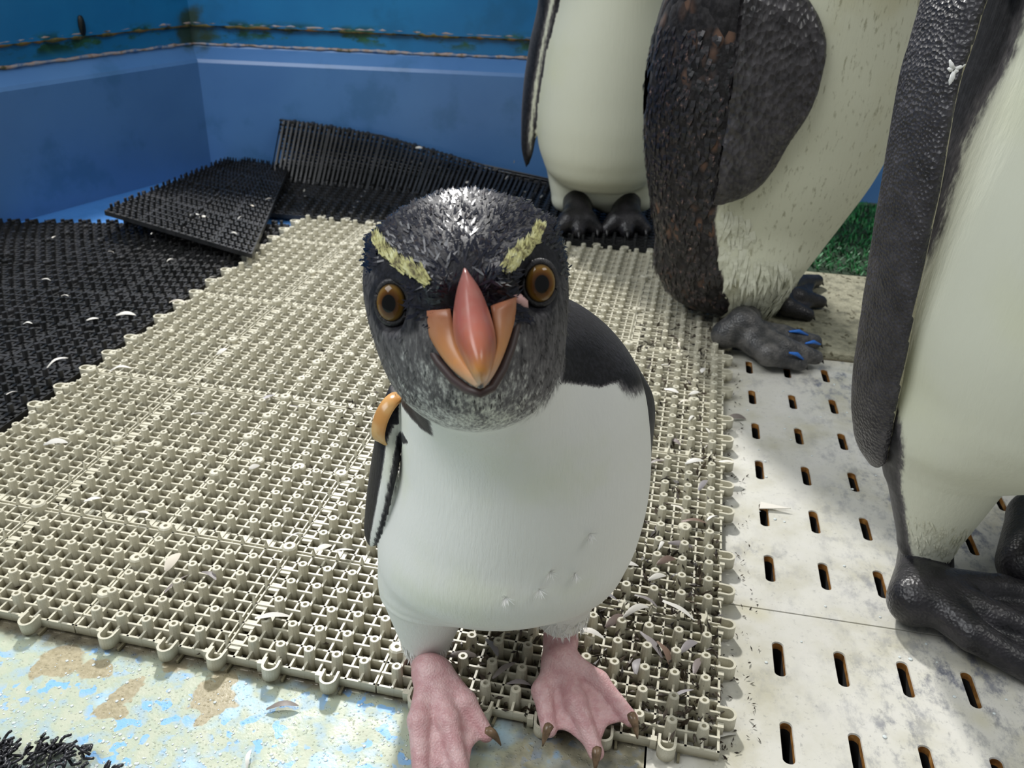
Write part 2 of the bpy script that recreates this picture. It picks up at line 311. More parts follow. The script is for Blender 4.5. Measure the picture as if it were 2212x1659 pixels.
def drain_panel(rows, y0, y1, ncol, label):
    mb = MB(); x0 = GX0+.0015; x1 = SX0+(ncol-.5)*SDX; T, B = .0, -.012
    for c in range(ncol):
        for yc in rows:
            xc = SX0+c*SDX; a, bb = .0044, .0190; hw, hh = SDX/2, -SDY/2
            angs = np.linspace(0, 2*math.pi, 32, endpoint=False)
            inn = []; out = []
            for k in range(32):
                th = angs[k]; ct, st = math.cos(th), math.sin(th)
                # stadium point
                if abs(st) < .62: pass
                s_ = k/32*4
                inn.append((xc+a*ct, yc+(bb-a)*(1 if st >= 0 else -1)*(1 if abs(st) > .01 else 0)+a*st))
                sc = min(hw/max(abs(ct), 1e-6), hh/max(abs(st), 1e-6)); out.append([xc+ct*sc, yc+st*sc])
            for sx, sy in ((1, 1), (-1, 1), (1, -1), (-1, -1)):
                j = min(range(32), key=lambda q: (out[q][0]-xc-sx*hw)**2+(out[q][1]-yc-sy*hh)**2); out[j] = [xc+sx*hw, yc+sy*hh]
            v = [(x, y, T) for x, y in out]+[(xc+(x-xc)*1.12, yc+(y-yc)*1.03, T) for x, y in inn]+[(x, y, T-.0012) for x, y in inn]+[(x, y, T-.0075) for x, y in inn]
            f = [(k, (k+1) % 32, 32+(k+1) % 32, 32+k) for k in range(32)]; mb.add(v[:64], f, 0)
            v2 = v[32:]; mb.add(v2[:64], f, 0); mb.add(v2[32:], f, 1); mb.add([(p[0], p[1], T-.0075) for p in v2[64:]]+[(p[0], p[1], B-.02) for p in v2[64:]], f, 2)
    ya, yb = min(rows)+SDY/2, max(rows)-SDY/2
    mb.add([(x0, y0, T), (SX0-SDX/2, y0, T), (SX0-SDX/2, y1, T), (x0, y1, T)], [(0, 1, 2, 3)])
    if ya > y0: mb.add([(SX0-SDX/2, y0, T), (x1, y0, T), (x1, ya, T), (SX0-SDX/2, ya, T)], [(0, 1, 2, 3)])
    if yb < y1: mb.add([(SX0-SDX/2, yb, T), (x1, yb, T), (x1, y1, T), (SX0-SDX/2, y1, T)], [(0, 1, 2, 3)])
    mb.add([(x0, y0, T), (x1, y0, T), (x1, y0, B), (x0, y0, B)], [(3, 2, 1, 0)]); mb.add([(x0, y1, T), (x1, y1, T), (x1, y1, B), (x0, y1, B)], [(0, 1, 2, 3)])
    me = mb.mesh('drain_panel', [m_plate, m_slot, m_pit]); bm = bmesh.new(); bm.from_mesh(me); bmesh.ops.remove_doubles(bm, verts=bm.verts, dist=.0002); bmesh.ops.recalc_face_normals(bm, faces=bm.faces); bm.to_mesh(me); bm.free()
    if sum(p.normal.z*p.area for p in me.polygons) < 0: me.flip_normals()
    tag(obj('drain_panel', me), label, 'drain panel')
drain_panel([SY0+SDY*r for r in range(6)], .6265, GY1-.001, 12, 'scuffed cream drain panel with slots running back under the speckled mat')
drain_panel([SY0+SDY*r+SG for r in range(6, 9)], GY0+.001, .6250, 12, 'scuffed cream drain panel with slots in front of the black webbed foot')
# --- peg mats
TP, TT = .0234, .2605; TOP = .0125
m_beige = mat('beige_plastic', rough=.42); t = NT(m_beige)
b = t.mix(t.step(t.noise(25, 4, .6, t.coord(src='Generated')), .4, .7), (.56, .535, .42), (.66, .635, .52)); oi = t.n('ShaderNodeObjectInfo')
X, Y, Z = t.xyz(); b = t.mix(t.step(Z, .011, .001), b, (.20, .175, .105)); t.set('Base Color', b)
m_dark = mat('black_rubber', rough=.38); t = NT(m_dark)
t.set('Base Color', t.ramp(t.noise(30, 4, .6), [(.35, (.014, .015, .015)), (.7, (.042, .042, .044))]))
def peg_geo(mb, x, y, n=10, top=.0218, simple=False):
    if simple: mb.lathe([(.0052, 0), (.0040, top*.75), (.0036, top), (0, top)], n, (x, y, 0))
    else: mb.lathe([(.0054, 0), (.0047, .010), (.0041, top-.0006), (.0037, top), (.0018, top), (.0015, top-.004), (0, top-.004)], n, (x, y, 0))
def tile_geo(pegs=True, n=9, simple=False, w_=.0009):
    mb = MB(); hp = TP/2; e = (TT-22*hp)/2; q = [e+i*hp for i in range(23)]
    for i, c in enumerate(q):
        tp = TOP if i % 2 else TOP-.0015
        if i == 11:
            for s_ in (-.0021, .0021): mb.box(c+s_-w_*.7, c+s_+w_*.7, e, TT-e, .003, TOP); mb.box(e, TT-e, c+s_-w_*.7, c+s_+w_*.7, .003, TOP)
        else: mb.box(c-w_, c+w_, e-.001, TT-e+.001, .003, tp); mb.box(e-.001, TT-e+.001, c-w_, c+w_, .003, tp)
    odd = range(1, 23, 2)
    for i in odd:
        for j in odd:
            if i == 11 and j == 11: mb.lathe([(.007, 0), (.007, .018), (.0055, .0195), (.0025, .0195), (.0025, .014), (0, .014)], 10, (q[i], q[j], 0)); continue
            if i == 11 or j == 11:
                x, y = q[i], q[j]; ax = (1, 0) if i == 11 else (0, 1)
                # thin wedge and flat pad
                mb.add([(x-.0045*ax[1]-.0014*ax[0], y-.0045*ax[0]-.0014*ax[1], .002), (x+.0045*ax[1]-.0014*ax[0], y+.0045*ax[0]-.0014*ax[1], .002), (x+.0045*ax[1]+.0014*ax[0], y+.0045*ax[0]+.0014*ax[1], .002), (x-.0045*ax[1]+.0014*ax[0], y-.0045*ax[0]+.0014*ax[1], .002), (x-.001*ax[0], y-.001*ax[1], .0205), (x+.001*ax[0], y+.001*ax[1], .0205)],
                       [(0, 1, 4), (1, 2, 5, 4), (2, 3, 5), (3, 0, 4, 5)])
                px, py = x+.0078*ax[0], y+.0078*ax[1]; mb.box(px-.0048, px+.0048, py-.0048, py+.0048, .008, .0115)
            elif pegs: peg_geo(mb, q[i], q[j], n, simple=simple)
    for k in range(5):        # studs and clips along the joints
        c = e+(k*4+3)*hp; mb.lathe([(.0068, .002), (.0068, .0165), (.0055, .0178), (.002, .0178), (.002, .013), (0, .013)], 10, (c, TT-.005, 0)); mb.lathe([(.0068, .002), (.0068, .0165), (.0055, .0178), (.002, .0178), (.002, .013), (0, .013)], 10, (.005, c, 0))
    return mb
def loop_mesh(m):           # U-shaped connector ring standing out from a tile edge (towards -Y)
    o = []; r0, r1 = .0068, .0048; H0, H1 = .004, .0150; mb = MB(); A = np.linspace(-.15, math.pi+.15, 12)
    ol = [(r0*math.cos(a), -.006-r0*math.sin(a)) for a in A]; il = [(r1*math.cos(a), -.006-r1*math.sin(a)) for a in A]
    ol = [(r0, .002)]+ol+[(-r0, .002)]; il = [(r1, .002)]+il+[(-r1, .002)]; n = len(ol)
    v = [(x, y, z) for z in (H0, H1) for x, y in ol]+[(x, y, z) for z in (H0, H1) for x, y in il]; f = []
    for i in range(n-1): f += [(i, i+1, n+i+1, n+i), (2*n+i+1, 2*n+i, 3*n+i, 3*n+i+1), (n+i, n+i+1, 3*n+i+1, 3*n+i), (i+1, i, 2*n+i, 2*n+i+1)]
    mb.add(v, f); mb.box(-.012, -.0075, -.0035, .001, .004, .0125); mb.box(.0085, .0105, -.008, .001, .0005, .003)
    return mb.mesh('connector_loop', [m])
MA = math.radians(-1.4); NXT, NYT = 3, 4
g0 = np.array([.083, .452, 0]); ux = np.array([math.cos(MA), math.sin(MA), 0]); uy = np.array([-math.sin(MA), math.cos(MA), 0]); org = g0-ux*NXT*TT
pm = empty('peg_mat', org, MA); tag(pm, 'beige plastic peg mat of interlocking tiles under the small rockhopper', 'mat')
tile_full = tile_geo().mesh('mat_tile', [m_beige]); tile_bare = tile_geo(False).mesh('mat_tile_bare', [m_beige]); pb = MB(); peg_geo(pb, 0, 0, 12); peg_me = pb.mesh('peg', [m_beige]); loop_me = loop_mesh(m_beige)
hp = TP/2; e_ = (TT-22*hp)/2
for j in range(NYT):
    for i in range(NXT):
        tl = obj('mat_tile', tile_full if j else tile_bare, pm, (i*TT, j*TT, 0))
        if j == 0:
            for a in range(1, 23, 2):
                for c in range(1, 23, 2):
                    if a != 11 and c != 11: obj('peg', peg_me, tl, (e_+a*hp, e_+c*hp, 0), (random.uniform(-.03, .03), random.uniform(-.03, .03), random.uniform(0, 1)))
        for k in range(5):
            s_ = e_+(k*4+3)*hp+random.uniform(-.003, .003)
            if j == 0: obj('connector_loop', loop_me, tl, (s_, e_, 0), (random.uniform(-.08, .08), 0, random.uniform(-.12, .12)))
            if i == NXT-1: obj('connector_loop', loop_me, tl, (TT-e_, s_, 0), (0, random.uniform(-.08, .08), math.pi/2+random.uniform(-.1, .1)))
            if i == 0: obj('connector_loop', loop_me, tl, (e_, s_, .002), (0, 0, -math.pi/2+random.uniform(-.1, .1)))
            if j == NYT-1: obj('connector_loop', loop_me, tl, (s_, TT-e_, .002), (0, 0, math.pi+random.uniform(-.1, .1)))
TG = tile_geo(True, 6, True, .0024); TV = np.array(TG.v); dark_me = TG.mesh('mat_tile_dark', [m_dark])
def bent_mat(label, fn, nu, nv, base):
    root = empty('black_mat', base); tag(root, label, 'mat')
    for j in range(nv):
        for i in range(nu):
            P = np.array([fn((i+x/TT)/nu, (j+y/TT)/nv, z) for x, y, z in TV])-np.array(base)
            obj('mat_tile', mesh('mat_tile', P, TG.f, [m_dark]), root)
def bil(A, B, D, C):
    A, B, C, D = (np.array(p, float) for p in (A, B, C, D))
    def fn(u, v, z):
        p = A*(1-u)*(1-v)+B*u*(1-v)+C*u*v+D*(1-u)*v; return p+np.array([0, 0, z])
    return fn
lx = lambda y: Cn[0]+dL[0]/dL[1]*(y-Cn[1])
left_edge = lambda y: org[0]-.012+(y-.45)*.026
bent_mat('black rubber peg mat lying flat along the dark blue curb', bil((lx(.5)+.02, .5, 0), (left_edge(.5), .5, 0), (lx(1.33)+.015, 1.335, 0), (left_edge(1.45), 1.47, 0)), 3, 4, (-1.0, 1.0, 0))
A_ = ground(228, 468, .045); B_ = ground(545, 562, .024); C_ = ground(500, 352, .004); D_ = ground(625, 372, .026)
bent_mat('black rubber peg mat lying with its corner raised off the floor', bil(A_, B_, C_, D_), 2, 2, (-.85, 1.55, 0))
def yw(x): return Cn[1]+dB[1]/dB[0]*(x-Cn[0])
def curl(u, v, z):
    xl = -.80-.045*min(v/.6, 1); x = xl+(.035-xl)*u; R_ = .07; yy = yw(x)-.012; s_ = (1.515-yy)*(1-v)+(.088-.125*min(u/.66, 1)**1.7)*v
    # s_: signed arc length past the wall foot; rolls up over radius R_
    s0 = -R_*math.pi/4
    if s_ < -R_: p = np.array([x, yy+s_, 0.]); n = np.array([0, 0, 1.])
    else:
        th = min((s_+R_)/R_, math.pi/2); p = np.array([x, yy-R_+R_*math.sin(th), R_*(1-math.cos(th))]); n = np.array([0, -math.sin(th), math.cos(th)])
        ex = (s_+R_)-R_*math.pi/2
        if ex > 0: p = p+np.array([0, 0, ex])
    return p+n*z+np.array([0, -.002, .004])
bent_mat('black rubber peg mat curled up against the back wall', curl, 4, 2, (-.4, 1.7, 0))
# --- speckled mat, turf, coil mat
def rounded(x0, x1, y0, y1, r, z0, z1, n=6):
    pts = []
    for cx, cy, a0 in ((x1-r, y1-r, 0), (x0+r, y1-r, 90), (x0+r, y0+r, 180), (x1-r, y0+r, 270)):
        for k in range(n+1): a = math.radians(a0+90*k/n); pts.append((cx+r*math.cos(a), cy+r*math.sin(a)))
    N = len(pts); bvl = .003; cx, cy = (x0+x1)/2, (y0+y1)/2
    v = [(x, y, z0) for x, y in pts]+[(x, y, z1-bvl) for x, y in pts]+[(cx+(x-cx)*.985, cy+(y-cy)*.985, z1) for x, y in pts]
    f = [tuple(range(N))[::-1], tuple(range(2*N, 3*N))]
    for l in (0, 1): f += [(l*N+i, l*N+(i+1) % N, (l+1)*N+(i+1) % N, (l+1)*N+i) for i in range(N)]
    return v, f
m_spk = mat('speckled_rubber', rough=.7); t = NT(m_spk)
b = t.ramp(t.noise(55, 5, .65), [(.35, (.15, .145, .10)), (.5, (.28, .27, .19)), (.7, (.36, .345, .25))]); b = t.mix(t.step(t.noise(130, 2, .4, t.coord((1, .55, 1))), .60, .68), b, (.10, .09, .05)); t.set('Base Color', b)
t.bump(t.noise(130, 3, .6), .9, .004)
tag(obj('speckled_mat', mesh('speckled_mat', *rounded(.155, .66, 1.165, 1.485, .05, -.001, .011), [m_spk])), 'mottled beige rubber mat with rounded corners under the moulting penguin', 'mat')
m_turf = mat('turf_green', rough=.5); t = NT(m_turf); t.set('Base Color', t.ramp(t.noise(40, 3), [(.35, (.005, .07, .018)), (.65, (.014, .20, .045))])); m_tb = mat('turf_backing', (.01, .03, .01), .8)
turf = empty('turf_mat', (.5, 1.72, 0)); tag(turf, 'bright green artificial turf mat behind the moulting penguin', 'mat')
v, f = rounded(-.36, .55, -.23, .22, .01, -.001, .008); obj('backing', mesh('turf_backing', v, f, [m_tb]), turf)
n = 9000; P = np.stack([rng.uniform(-.355, .545, n), rng.uniform(-.225, .215, n), np.full(n, .008)], 1); N = np.tile([0, 0, 1.], (n, 1)); D = rng.normal(size=(n, 3)); D[:, 2] = 0
V, f = blades(P, N, D, rng.uniform(.012, .02, n), .0022, rng.uniform(.6, 1.3, n)); tag(obj('turf_blades', mesh('turf_blades', V, f, [m_turf]), turf), kind='stuff')
m_coil = mat('coil_vinyl', (.03, .03, .035), .25)
mb = MB(); g = ground(60, 1650)
for k in range(420):
    x = g[0]+random.uniform(-.10, .078); y = g[1]-random.uniform(0, .07)+.016*(1 if x < g[0]+.04 else random.uniform(-.9, .5)); r = random.uniform(.004, .0075); a0 = random.uniform(0, 6.28); tl = random.uniform(-.8, .8); pts = []
    for q in range(9): a = a0+q/8*random.uniform(3.2, 5.5); pts.append((x+r*math.cos(a)+q*.0012*math.cos(a0), y+r*.8*math.sin(a), .004+.0035*(1+math.sin(a*1.3+tl))))
    mb.tube(pts, .0011, 5)
cm_ = tag(empty('coil_mat', (g[0], g[1], 0)), 'black vinyl loop coil mat on the pale blue floor', 'mat'); o = obj('coil_loops', mb.mesh('coil_loops', [m_coil], True), cm_, (-g[0], -g[1], 0)); tag(o, kind='stuff')
# ================================================================== BIRDS
def plumage(name, white, dark, greys=(.06, .055, .06), scale=1., stain=(.62, .66, .45), stain_amt=.25, rough=.65, scales=False):
    m = mat(name, rough=rough, spec=.22); t = NT(m); tone = t.attr('tone'); co = t.coord((1, 1, .35))
    nz = t.math('SUBTRACT', t.noise(420*scale, 3, .6, co), .5); nz2 = t.math('SUBTRACT', t.noise(120*scale, 3, .6, co), .5)
    k = t.math('MULTIPLY', t.math('MULTIPLY', tone, t.math('SUBTRACT', 1., tone)), 4.2)
    fac = t.math('ADD', tone, t.math('MULTIPLY', k, t.math('ADD', nz, t.math('MULTIPLY', nz2, .8))), clamp=True)
    wcol = t.mix(t.math('MULTIPLY', t.step(t.noise(9*scale, 3), .5, .72), stain_amt), white, stain)
    dcol = t.mix(t.step(t.noise(230*scale, 3, .6), .4, .68), dark, tuple(c*2.2+.004 for c in dark))
    if scales:
        vc = t.voro(95*scale, t.coord((1, 1, .62)), out='Color'); xs = t.n('ShaderNodeSeparateXYZ'); t.l(vc, xs.inputs[0]); vd = t.voro(95*scale, t.coord((1, 1, .62)))
        brn = t.math('MULTIPLY', t.step(xs.outputs[0], .62, .9), t.step(vd, .75, .35)); dcol = t.mix(t.math('MULTIPLY', brn, t.step(t.noise(14, 2), .4, .6)), dcol, (.16, .09, .06))
        hgt = t.math('MULTIPLY', t.math('SUBTRACT', 1., vd), tone); t.bump(hgt, .8, .004)
    if scales: wcol = t.mix(t.math('MULTIPLY', t.step(t.noise(190, 3, .65, t.coord((1, 1, .35))), .56, .70), .6), wcol, (.20, .19, .11))
    mid = t.mix(t.step(fac, 0, .55), wcol, tuple(greys)); col = t.mix(t.step(fac, .5, 1.), mid, dcol)
    t.set('Base Color', col); t.set('Roughness', t.math('MULTIPLY_ADD', tone, -.12, rough)); t.bump(t.noise(300*scale, 3, .6, t.coord((1, 1, .18))), .35, .0012)
    t.b.inputs['Sheen Weight'].default_value = .04
    return m
def skin(name, col, col2, rough=.45, scale=1., bump=.5, sss=0):
    m = mat(name, rough=rough); t = NT(m); t.set('Base Color', t.mix(t.step(t.noise(60*scale, 4, .6), .35, .68), col, col2))
    t.bump(t.voro(420*scale), bump, .0008); t.bump(t.noise(90*scale, 3, .6, t.coord((1, 1, 1))), bump*.8, .0012)
    if sss: t.b.inputs['Subsurface Weight'].default_value = sss; t.b.inputs['Subsurface Radius'].default_value = (.006, .002, .0015); t.b.inputs['Subsurface Scale'].default_value = 1
    return m
def claw_mesh(m, base, tip, r, up=.25):
    b, t_ = np.array(base, float), np.array(tip, float); L = np.linalg.norm(t_-b); mb = MB(); pts = []; rad = []
    for i in range(8):
        u = i/7; p = b+(t_-b)*u+np.array([0, 0, up*L*math.sin(math.pi*u)*.8]); pts.append(p); rad.append(r*(1-u**1.7*.93)+.0002)
    mb.tube(pts, rad, 8); return mb.mesh('claw', [m], True)
def foot(leg, toes, rl, rt, web=.0022, h=.0014, webfrac=.95):
    """leg: polyline from the hock down to the ankle; toes: polylines ankle -> knuckles -> tip (three)"""
    allp = np.array([p for p in leg]+[p for tt in toes for p in tt]); lo = allp.min(0)-max(rl)*1.4; hi = allp.max(0)+max(rl)*1.4
    s = SDF(lo, hi, h); s.chain(leg, rl, .004)
    for tt in toes: s.chain(tt, rt[:len(tt)], .007)
    def at(tt, f):
        tt = [np.array(p, float) for p in tt]; L = [np.linalg.norm(tt[i+1]-tt[i]) for i in range(len(tt)-1)]; d = f*sum(L)
        for i, l in enumerate(L):
            if d <= l or i == len(L)-1: return tt[i]+(tt[i+1]-tt[i])*min(d/l, 1)
            d -= l
    for a, b in ((0, 1), (1, 2)):
        dz = np.array([0, 0, -.0015]); M = 6; fr = np.linspace(.12, webfrac, M)
        for i in range(M-1):
            a0, a1, b0, b1 = at(toes[a], fr[i])+dz, at(toes[a], fr[i+1])+dz, at(toes[b], fr[i])+dz, at(toes[b], fr[i+1])+dz
            if i == M-2:      # scalloped front edge
                mid = (at(toes[a], webfrac-.13)+at(toes[b], webfrac-.13))/2+dz; s.tri(a0, b0, mid, web, .002); s.tri(a0, mid, a1, web, .002); s.tri(b0, b1, mid, web, .002)
            else: s.tri(a0, b0, b1, web, .002); s.tri(a0, b1, a1, web, .002)
    return s.net()
# ------------------------------------------------------------------ rockhopper
RF = Frame(-.095, .509); L = RF.L
m_rock = plumage('rockhopper_plumage', (.80, .81, .77), (.006, .006, .009), (.125, .12, .125), 1.5, (.70, .74, .52), .35)
m_pink = skin('pink_foot_skin', (.56, .31, .32), (.68, .45, .45), .42, 1.6, .45, .12)
MT = .0212      # top of the peg mat
s = SDF((-.175, -.215, .03), (.185, .125, .455), .0018)
rows = [  # pixel row, left edge, right edge, n (towards viewer), depth radius
    (715, 960, 1318, .010, .055), (770, 905, 1368, .012, .064), (830, 875, 1392, .012, .072), (900, 868, 1403, .010, .077), (1000, 868, 1405, .008, .082),
    (1080, 842, 1393, .006, .084), (1160, 820, 1366, .008, .082), (1205, 820, 1340, .010, .072), (1242, 832, 1308, .012, .056)]
keys = []
for y, a, b, n, ry in rows:
    p, q = L(a, y, n), L(b, y, n); keys.append(((p[2]+q[2])/2, (p[0]+q[0])/2, -n, (q[0]-p[0])/2, ry))
zt = keys[0][0]; zb = keys[-1][0]; zsh = keys[1][0]
keys += [(zt+.016, keys[0][1]-.006, -.016, keys[0][3]*.7, .040), (zt+.026, keys[0][1]-.008, -.02, keys[0][3]*.3, .02), (zt+.029, keys[0][1]-.008, -.02, .002, .002)]
keys += [(zb-.012, keys[len(rows)-1][1]-.004, -.010, keys[len(rows)-1][3]*.84, .046), (zb-.020, keys[len(rows)-1][1]-.006, -.008, keys[len(rows)-1][3]*.58, .030), (zb-.023, keys[len(rows)-1][1]-.006, -.008, .002, .002)]
s.stack(keys, .01)
BZ0, BZ1 = zb-.023, zt
# thighs ending in the feather cuffs
s.cone(L(925, 1270, .010), L(920, 1385, .008), .036, .0190, .016); s.cone(L(1215, 1215, .010), L(1213, 1318, .010), .038, .0205, .016)
# neck and head
Hc = L(1015, 690, .100); s.cone(L(1095, 850, .030), L(1030, 770, .070), .060, .046, .014)
s.ell(L(1008, 596, .080), (.0485, .054, .041), .02, (.28, 0, 0)); s.ell(L(900, 580, .083), (.0245, .032, .025), .016); s.ell(L(1108, 562, .080), (.0245, .032, .025), .016); s.ell(L(1015, 700, .100), (.0490, .048, .047), .018); s.ell(L(1028, 780, .100), (.0425, .038, .034), .014)
s.ell(L(1014, 655, .120), (.032, .024, .030), .016)
for (x0, y0), (x1, y1) in (((960, 622), (812, 520)), ((1070, 605), (1180, 490))): s.cone(L(x0, y0, .142), L(x1, y1, .075), .0035, .003, .009)
EYL, EYR = L(847, 652, .1225), L(1166, 610, .1205)
for e in (EYL, EYR): s.ell(e+np.array([0, -.006, 0]), (.0115, .0095, .0118), .006, sub=True)
# flippers
def flip(pts, k=.006):
    s.stack([(p[2], p[0], p[1], a, b, ang) for p, a, b, ang in pts], k)
flip([(L(880, 838, .0), .012, .016, .2), (L(852, 880, .010), .0088, .0125, .22), (L(842, 920, .012), .0085, .0135, .25), (L(834, 980, .010), .0080, .024, .28), (L(820, 1060, .008), .0074, .026, .28), (L(808, 1120, .006), .0060, .021, .28), (L(802, 1158, .006), .0045, .012, .28), (L(800, 1176, .006), .001, .003, .28)], .002)
flip([(L(1350, 805, -.02), .010, .020, -.2), (L(1384, 870, -.040), .0085, .022, -.3), (L(1384, 980, -.055), .0075, .027, -.3), (L(1375, 1080, -.055), .006, .022, -.3), (L(1362, 1130, -.06), .0015, .004, -.3)])
s.chain([(0, .07, .10), (-.005, .105, .055)], [.03, .008], .02)       # stub tail
V, Q = s.net(); x, y, z = V.T
# colouring: 0 white .. 1 black
tone = np.zeros(len(V))
cyb = np.interp(z, sorted(k[0] for k in keys), [k[2] for k in sorted(keys)]); cxb = np.interp(z, sorted(k[0] for k in keys), [k[1] for k in sorted(keys)])
back = smoothstep(.022, .030, y-cyb-.012*np.sin((z-.1)*30)*.3); tone = np.maximum(tone, back)
shR = L(1300, 836, .06); shL = L(915, 905, .06)
zl = np.where(x > cxb, shR[2]-.5*(y+.06)+(x-shR[0])*np.where(x > shR[0], .35, -.12), 9.)
side = np.where(x > cxb, smoothstep(.0, .004, x-shR[0]+.034), smoothstep(.040, .046, .058-(x-shL[0])*.8))
tone = np.maximum(tone, smoothstep(-.0015, .0015, z-zl)*side)
# head
hz = z-Hc[2]; hy = -(y-Hc[1]); inh = smoothstep(-.052, -.030, hz+.10*hy*0)*((y < .0) | (z > zt+.02))
chin = L(1040, 900, .10)[2]; lip = L(1040, 790, .12)[2]
zbk = L(1010, 680, .13)[2]; face = np.interp(z, [chin-.012, chin, lip, zbk, zbk+.02], [0, .22, .40, .60, .74]); side_d = smoothstep(.018, .046, abs(x-Hc[0]))*.22; face = np.clip(face+side_d*smoothstep(chin, lip, z), 0, .82)
crown = smoothstep(-.004, .008, z-(Hc[2]+.018+.25*(abs(x-Hc[0])-.03)))
eyed = np.minimum(np.linalg.norm(V-EYL, axis=1), np.linalg.norm(V-EYR, axis=1)); dk = smoothstep(.021, .0135, eyed)*.95
hd = np.maximum(np.maximum(face, crown), dk); hd = np.maximum(hd, smoothstep(.03, .05, y-Hc[1]))
gapeL = L(905, 700, .13); lore = smoothstep(.016, .008, np.minimum(np.linalg.norm(V-L(890, 680, .135), axis=1), np.linalg.norm(V-L(1130, 650, .135), axis=1)))*.9
hd = np.maximum(hd, lore); headw = smoothstep(chin-.012, chin+.010, z)*smoothstep(.068, .060, np.sqrt((x-Hc[0])**2+(y-Hc[1])**2+np.minimum(z-Hc[2]+.01, 0)**2))
tone = tone*(1-headw)+hd*headw
ys = z+.5*(y+.06); xLw = L(948, 915, .06)[0]
lft = (x < xLw) & (headw < .5)
tone = np.where(lft & (x < cxb), np.maximum(back, smoothstep(-.0015, .0015, ys-(shL[2]-.006-.75*(x-shL[0])*np.where(x < shL[0], 1., .6)))*smoothstep(xLw, xLw-.004, x)), tone)
tone = np.where((x < L(866, 900, .01)[0]) & (z > L(850, 965, .01)[2]) & (headw < .5), 1., tone)
nape = smoothstep(zsh-.012, zsh+.002, z+.35*(y+.05))*smoothstep(-.052, -.040, y); tone = np.maximum(tone, nape*(1-headw))
# flipper: dark outside, cream inside
def flipper_tone(pts, out):
    zz = np.array([p[0][2] for p in pts]); o = np.argsort(zz); fx = np.interp(z, zz[o], np.array([p[0][0] for p in pts])[o]); fa = np.interp(z, zz[o], np.array([p[1] for p in pts])[o])
    near = (z > zz.min()) & (z < zz.max()-.012) & ((x-fx)*out > -fa*1.3) & (np.abs(x-fx) < fa*1.5+.003) & ((x-cxb)*out > 0)
    q_ = (x-fx)*out/fa; return near, np.where(q_ > -.62, smoothstep(-.15, .10, q_), smoothstep(-.72, -.92, q_)*.9)
fl_pts = [(L(875, 845, .0), .012), (L(842, 920, .010), .0085), (L(833, 990, .010), .0080), (L(820, 1060, .008), .0074), (L(808, 1120, .006), .0060), (L(800, 1176, .006), .003)]
near, tf = flipper_tone(fl_pts, -1); tone = np.where(near, np.maximum(tf, .06), tone)
near, tf = flipper_tone([(L(1365, 800, -.01), .012), (L(1385, 870, -.028), .0085), (L(1388, 980, -.045), .0075), (L(1362, 1130, -.06), .003)], 1); tone = np.where(near & (y > -.012), 1., tone)
parts = [(V, Q, 0, {'tone': tone})]
m_claw = mat('claw_horn', rough=.3); t = NT(m_claw); t.set('Base Color', t.ramp(t.noise(150, 3), [(.35, (.09, .055, .03)), (.7, (.26, .17, .10))]))
G = RF.G
def toe(a, mid, tip, zm, zt_): return [a, G(*mid, zm), G(*tip, zt_)]
anR = G(1208, 1429, .035); anL = G(928, 1452, .035)
toesR = [toe(anR, (1172, 1492), (1186, 1576), .0295, .020), toe(anR+np.array([.003, -.004, -.001]), (1243, 1516), (1288, 1626), .0300, .014), toe(anR+np.array([.006, 0, 0]), (1292, 1472), (1362, 1553), .0295, .026)]
toesL = [toe(anL, (905, 1556), (910, 1690), .0290, .010), toe(anL+np.array([.004, -.004, 0]), (968, 1556), (1005, 1705), .0300, .010), toe(anL+np.array([.008, 0, 0]), (1005, 1516), (1050, 1586), .0295, .016)]
rt = [.0092, .0078, .0058]
for leg, toes in (([L(1213, 1300, .008), L(1211, 1385, .006), anR], toesR), ([L(920, 1370, .004), L(922, 1425, .002), anL], toesL)):
    v, q = foot(leg, toes, [.0150, .0130, .0135], rt); parts.append((v, q, 1, {'tone': np.zeros(len(v))}))
rk = empty('rockhopper_penguin', RF.o, RF.a); tag(rk, 'small rockhopper penguin with orange beak and pink feet facing the camera', 'penguin')
rme = bird_mesh('body', parts, [m_rock, m_pink], ['tone']); obj('body', rme, rk)
for toes, cl in ((toesR, ((1172, 1612), (1285, 1668), (1377, 1596))), (toesL, ((905, 1740), (1010, 1745), (1082, 1610)))):
    for tt, c in zip(toes, cl):
        tip = tt[-1]; end = G(*c, max(.003, tip[2]-.008)); tag(obj('claw', claw_mesh(m_claw, tip+np.array([0, 0, .0030]), end, .0040, .32), rk), 'dark brown claw')
# eyes
m_eye = mat('amber_eye', rough=.08, spec=.35); t = NT(m_eye); X, Y, Z = t.xyz(); r = t.math('SQRT', t.math('ADD', t.math('MULTIPLY', X, X), t.math('MULTIPLY', Z, Z)))
t.set('Base Color', t.ramp(t.math('MULTIPLY', r, 100.), [(0, (.001, .001, .001)), (.42, (.001, .001, .001)), (.46, (.06, .022, .004)), (.62, (.125, .05, .008)), (.80, (.20, .11, .022)), (.88, (.10, .06, .02)), (.93, (.006, .005, .005))]))
m_lid = skin('eyelid_skin', (.016, .015, .017), (.035, .033, .036), .5, 2, .3)
def dome(r, hgt, n=28, k=8):
    mb = MB(); pr = [(r*math.cos(a), hgt*math.sin(a)) for a in np.linspace(0, math.pi/2, k)]; v = []; f = []
    for R_, d in pr:
        for i in range(n): a = 2*math.pi*i/n; v.append((R_*math.cos(a), -d, R_*math.sin(a)))
    for j in range(k-1):
        for i in range(n): f.append((j*n+i, j*n+(i+1) % n, (j+1)*n+(i+1) % n, (j+1)*n+i))
    mb.add(v, f); return mb
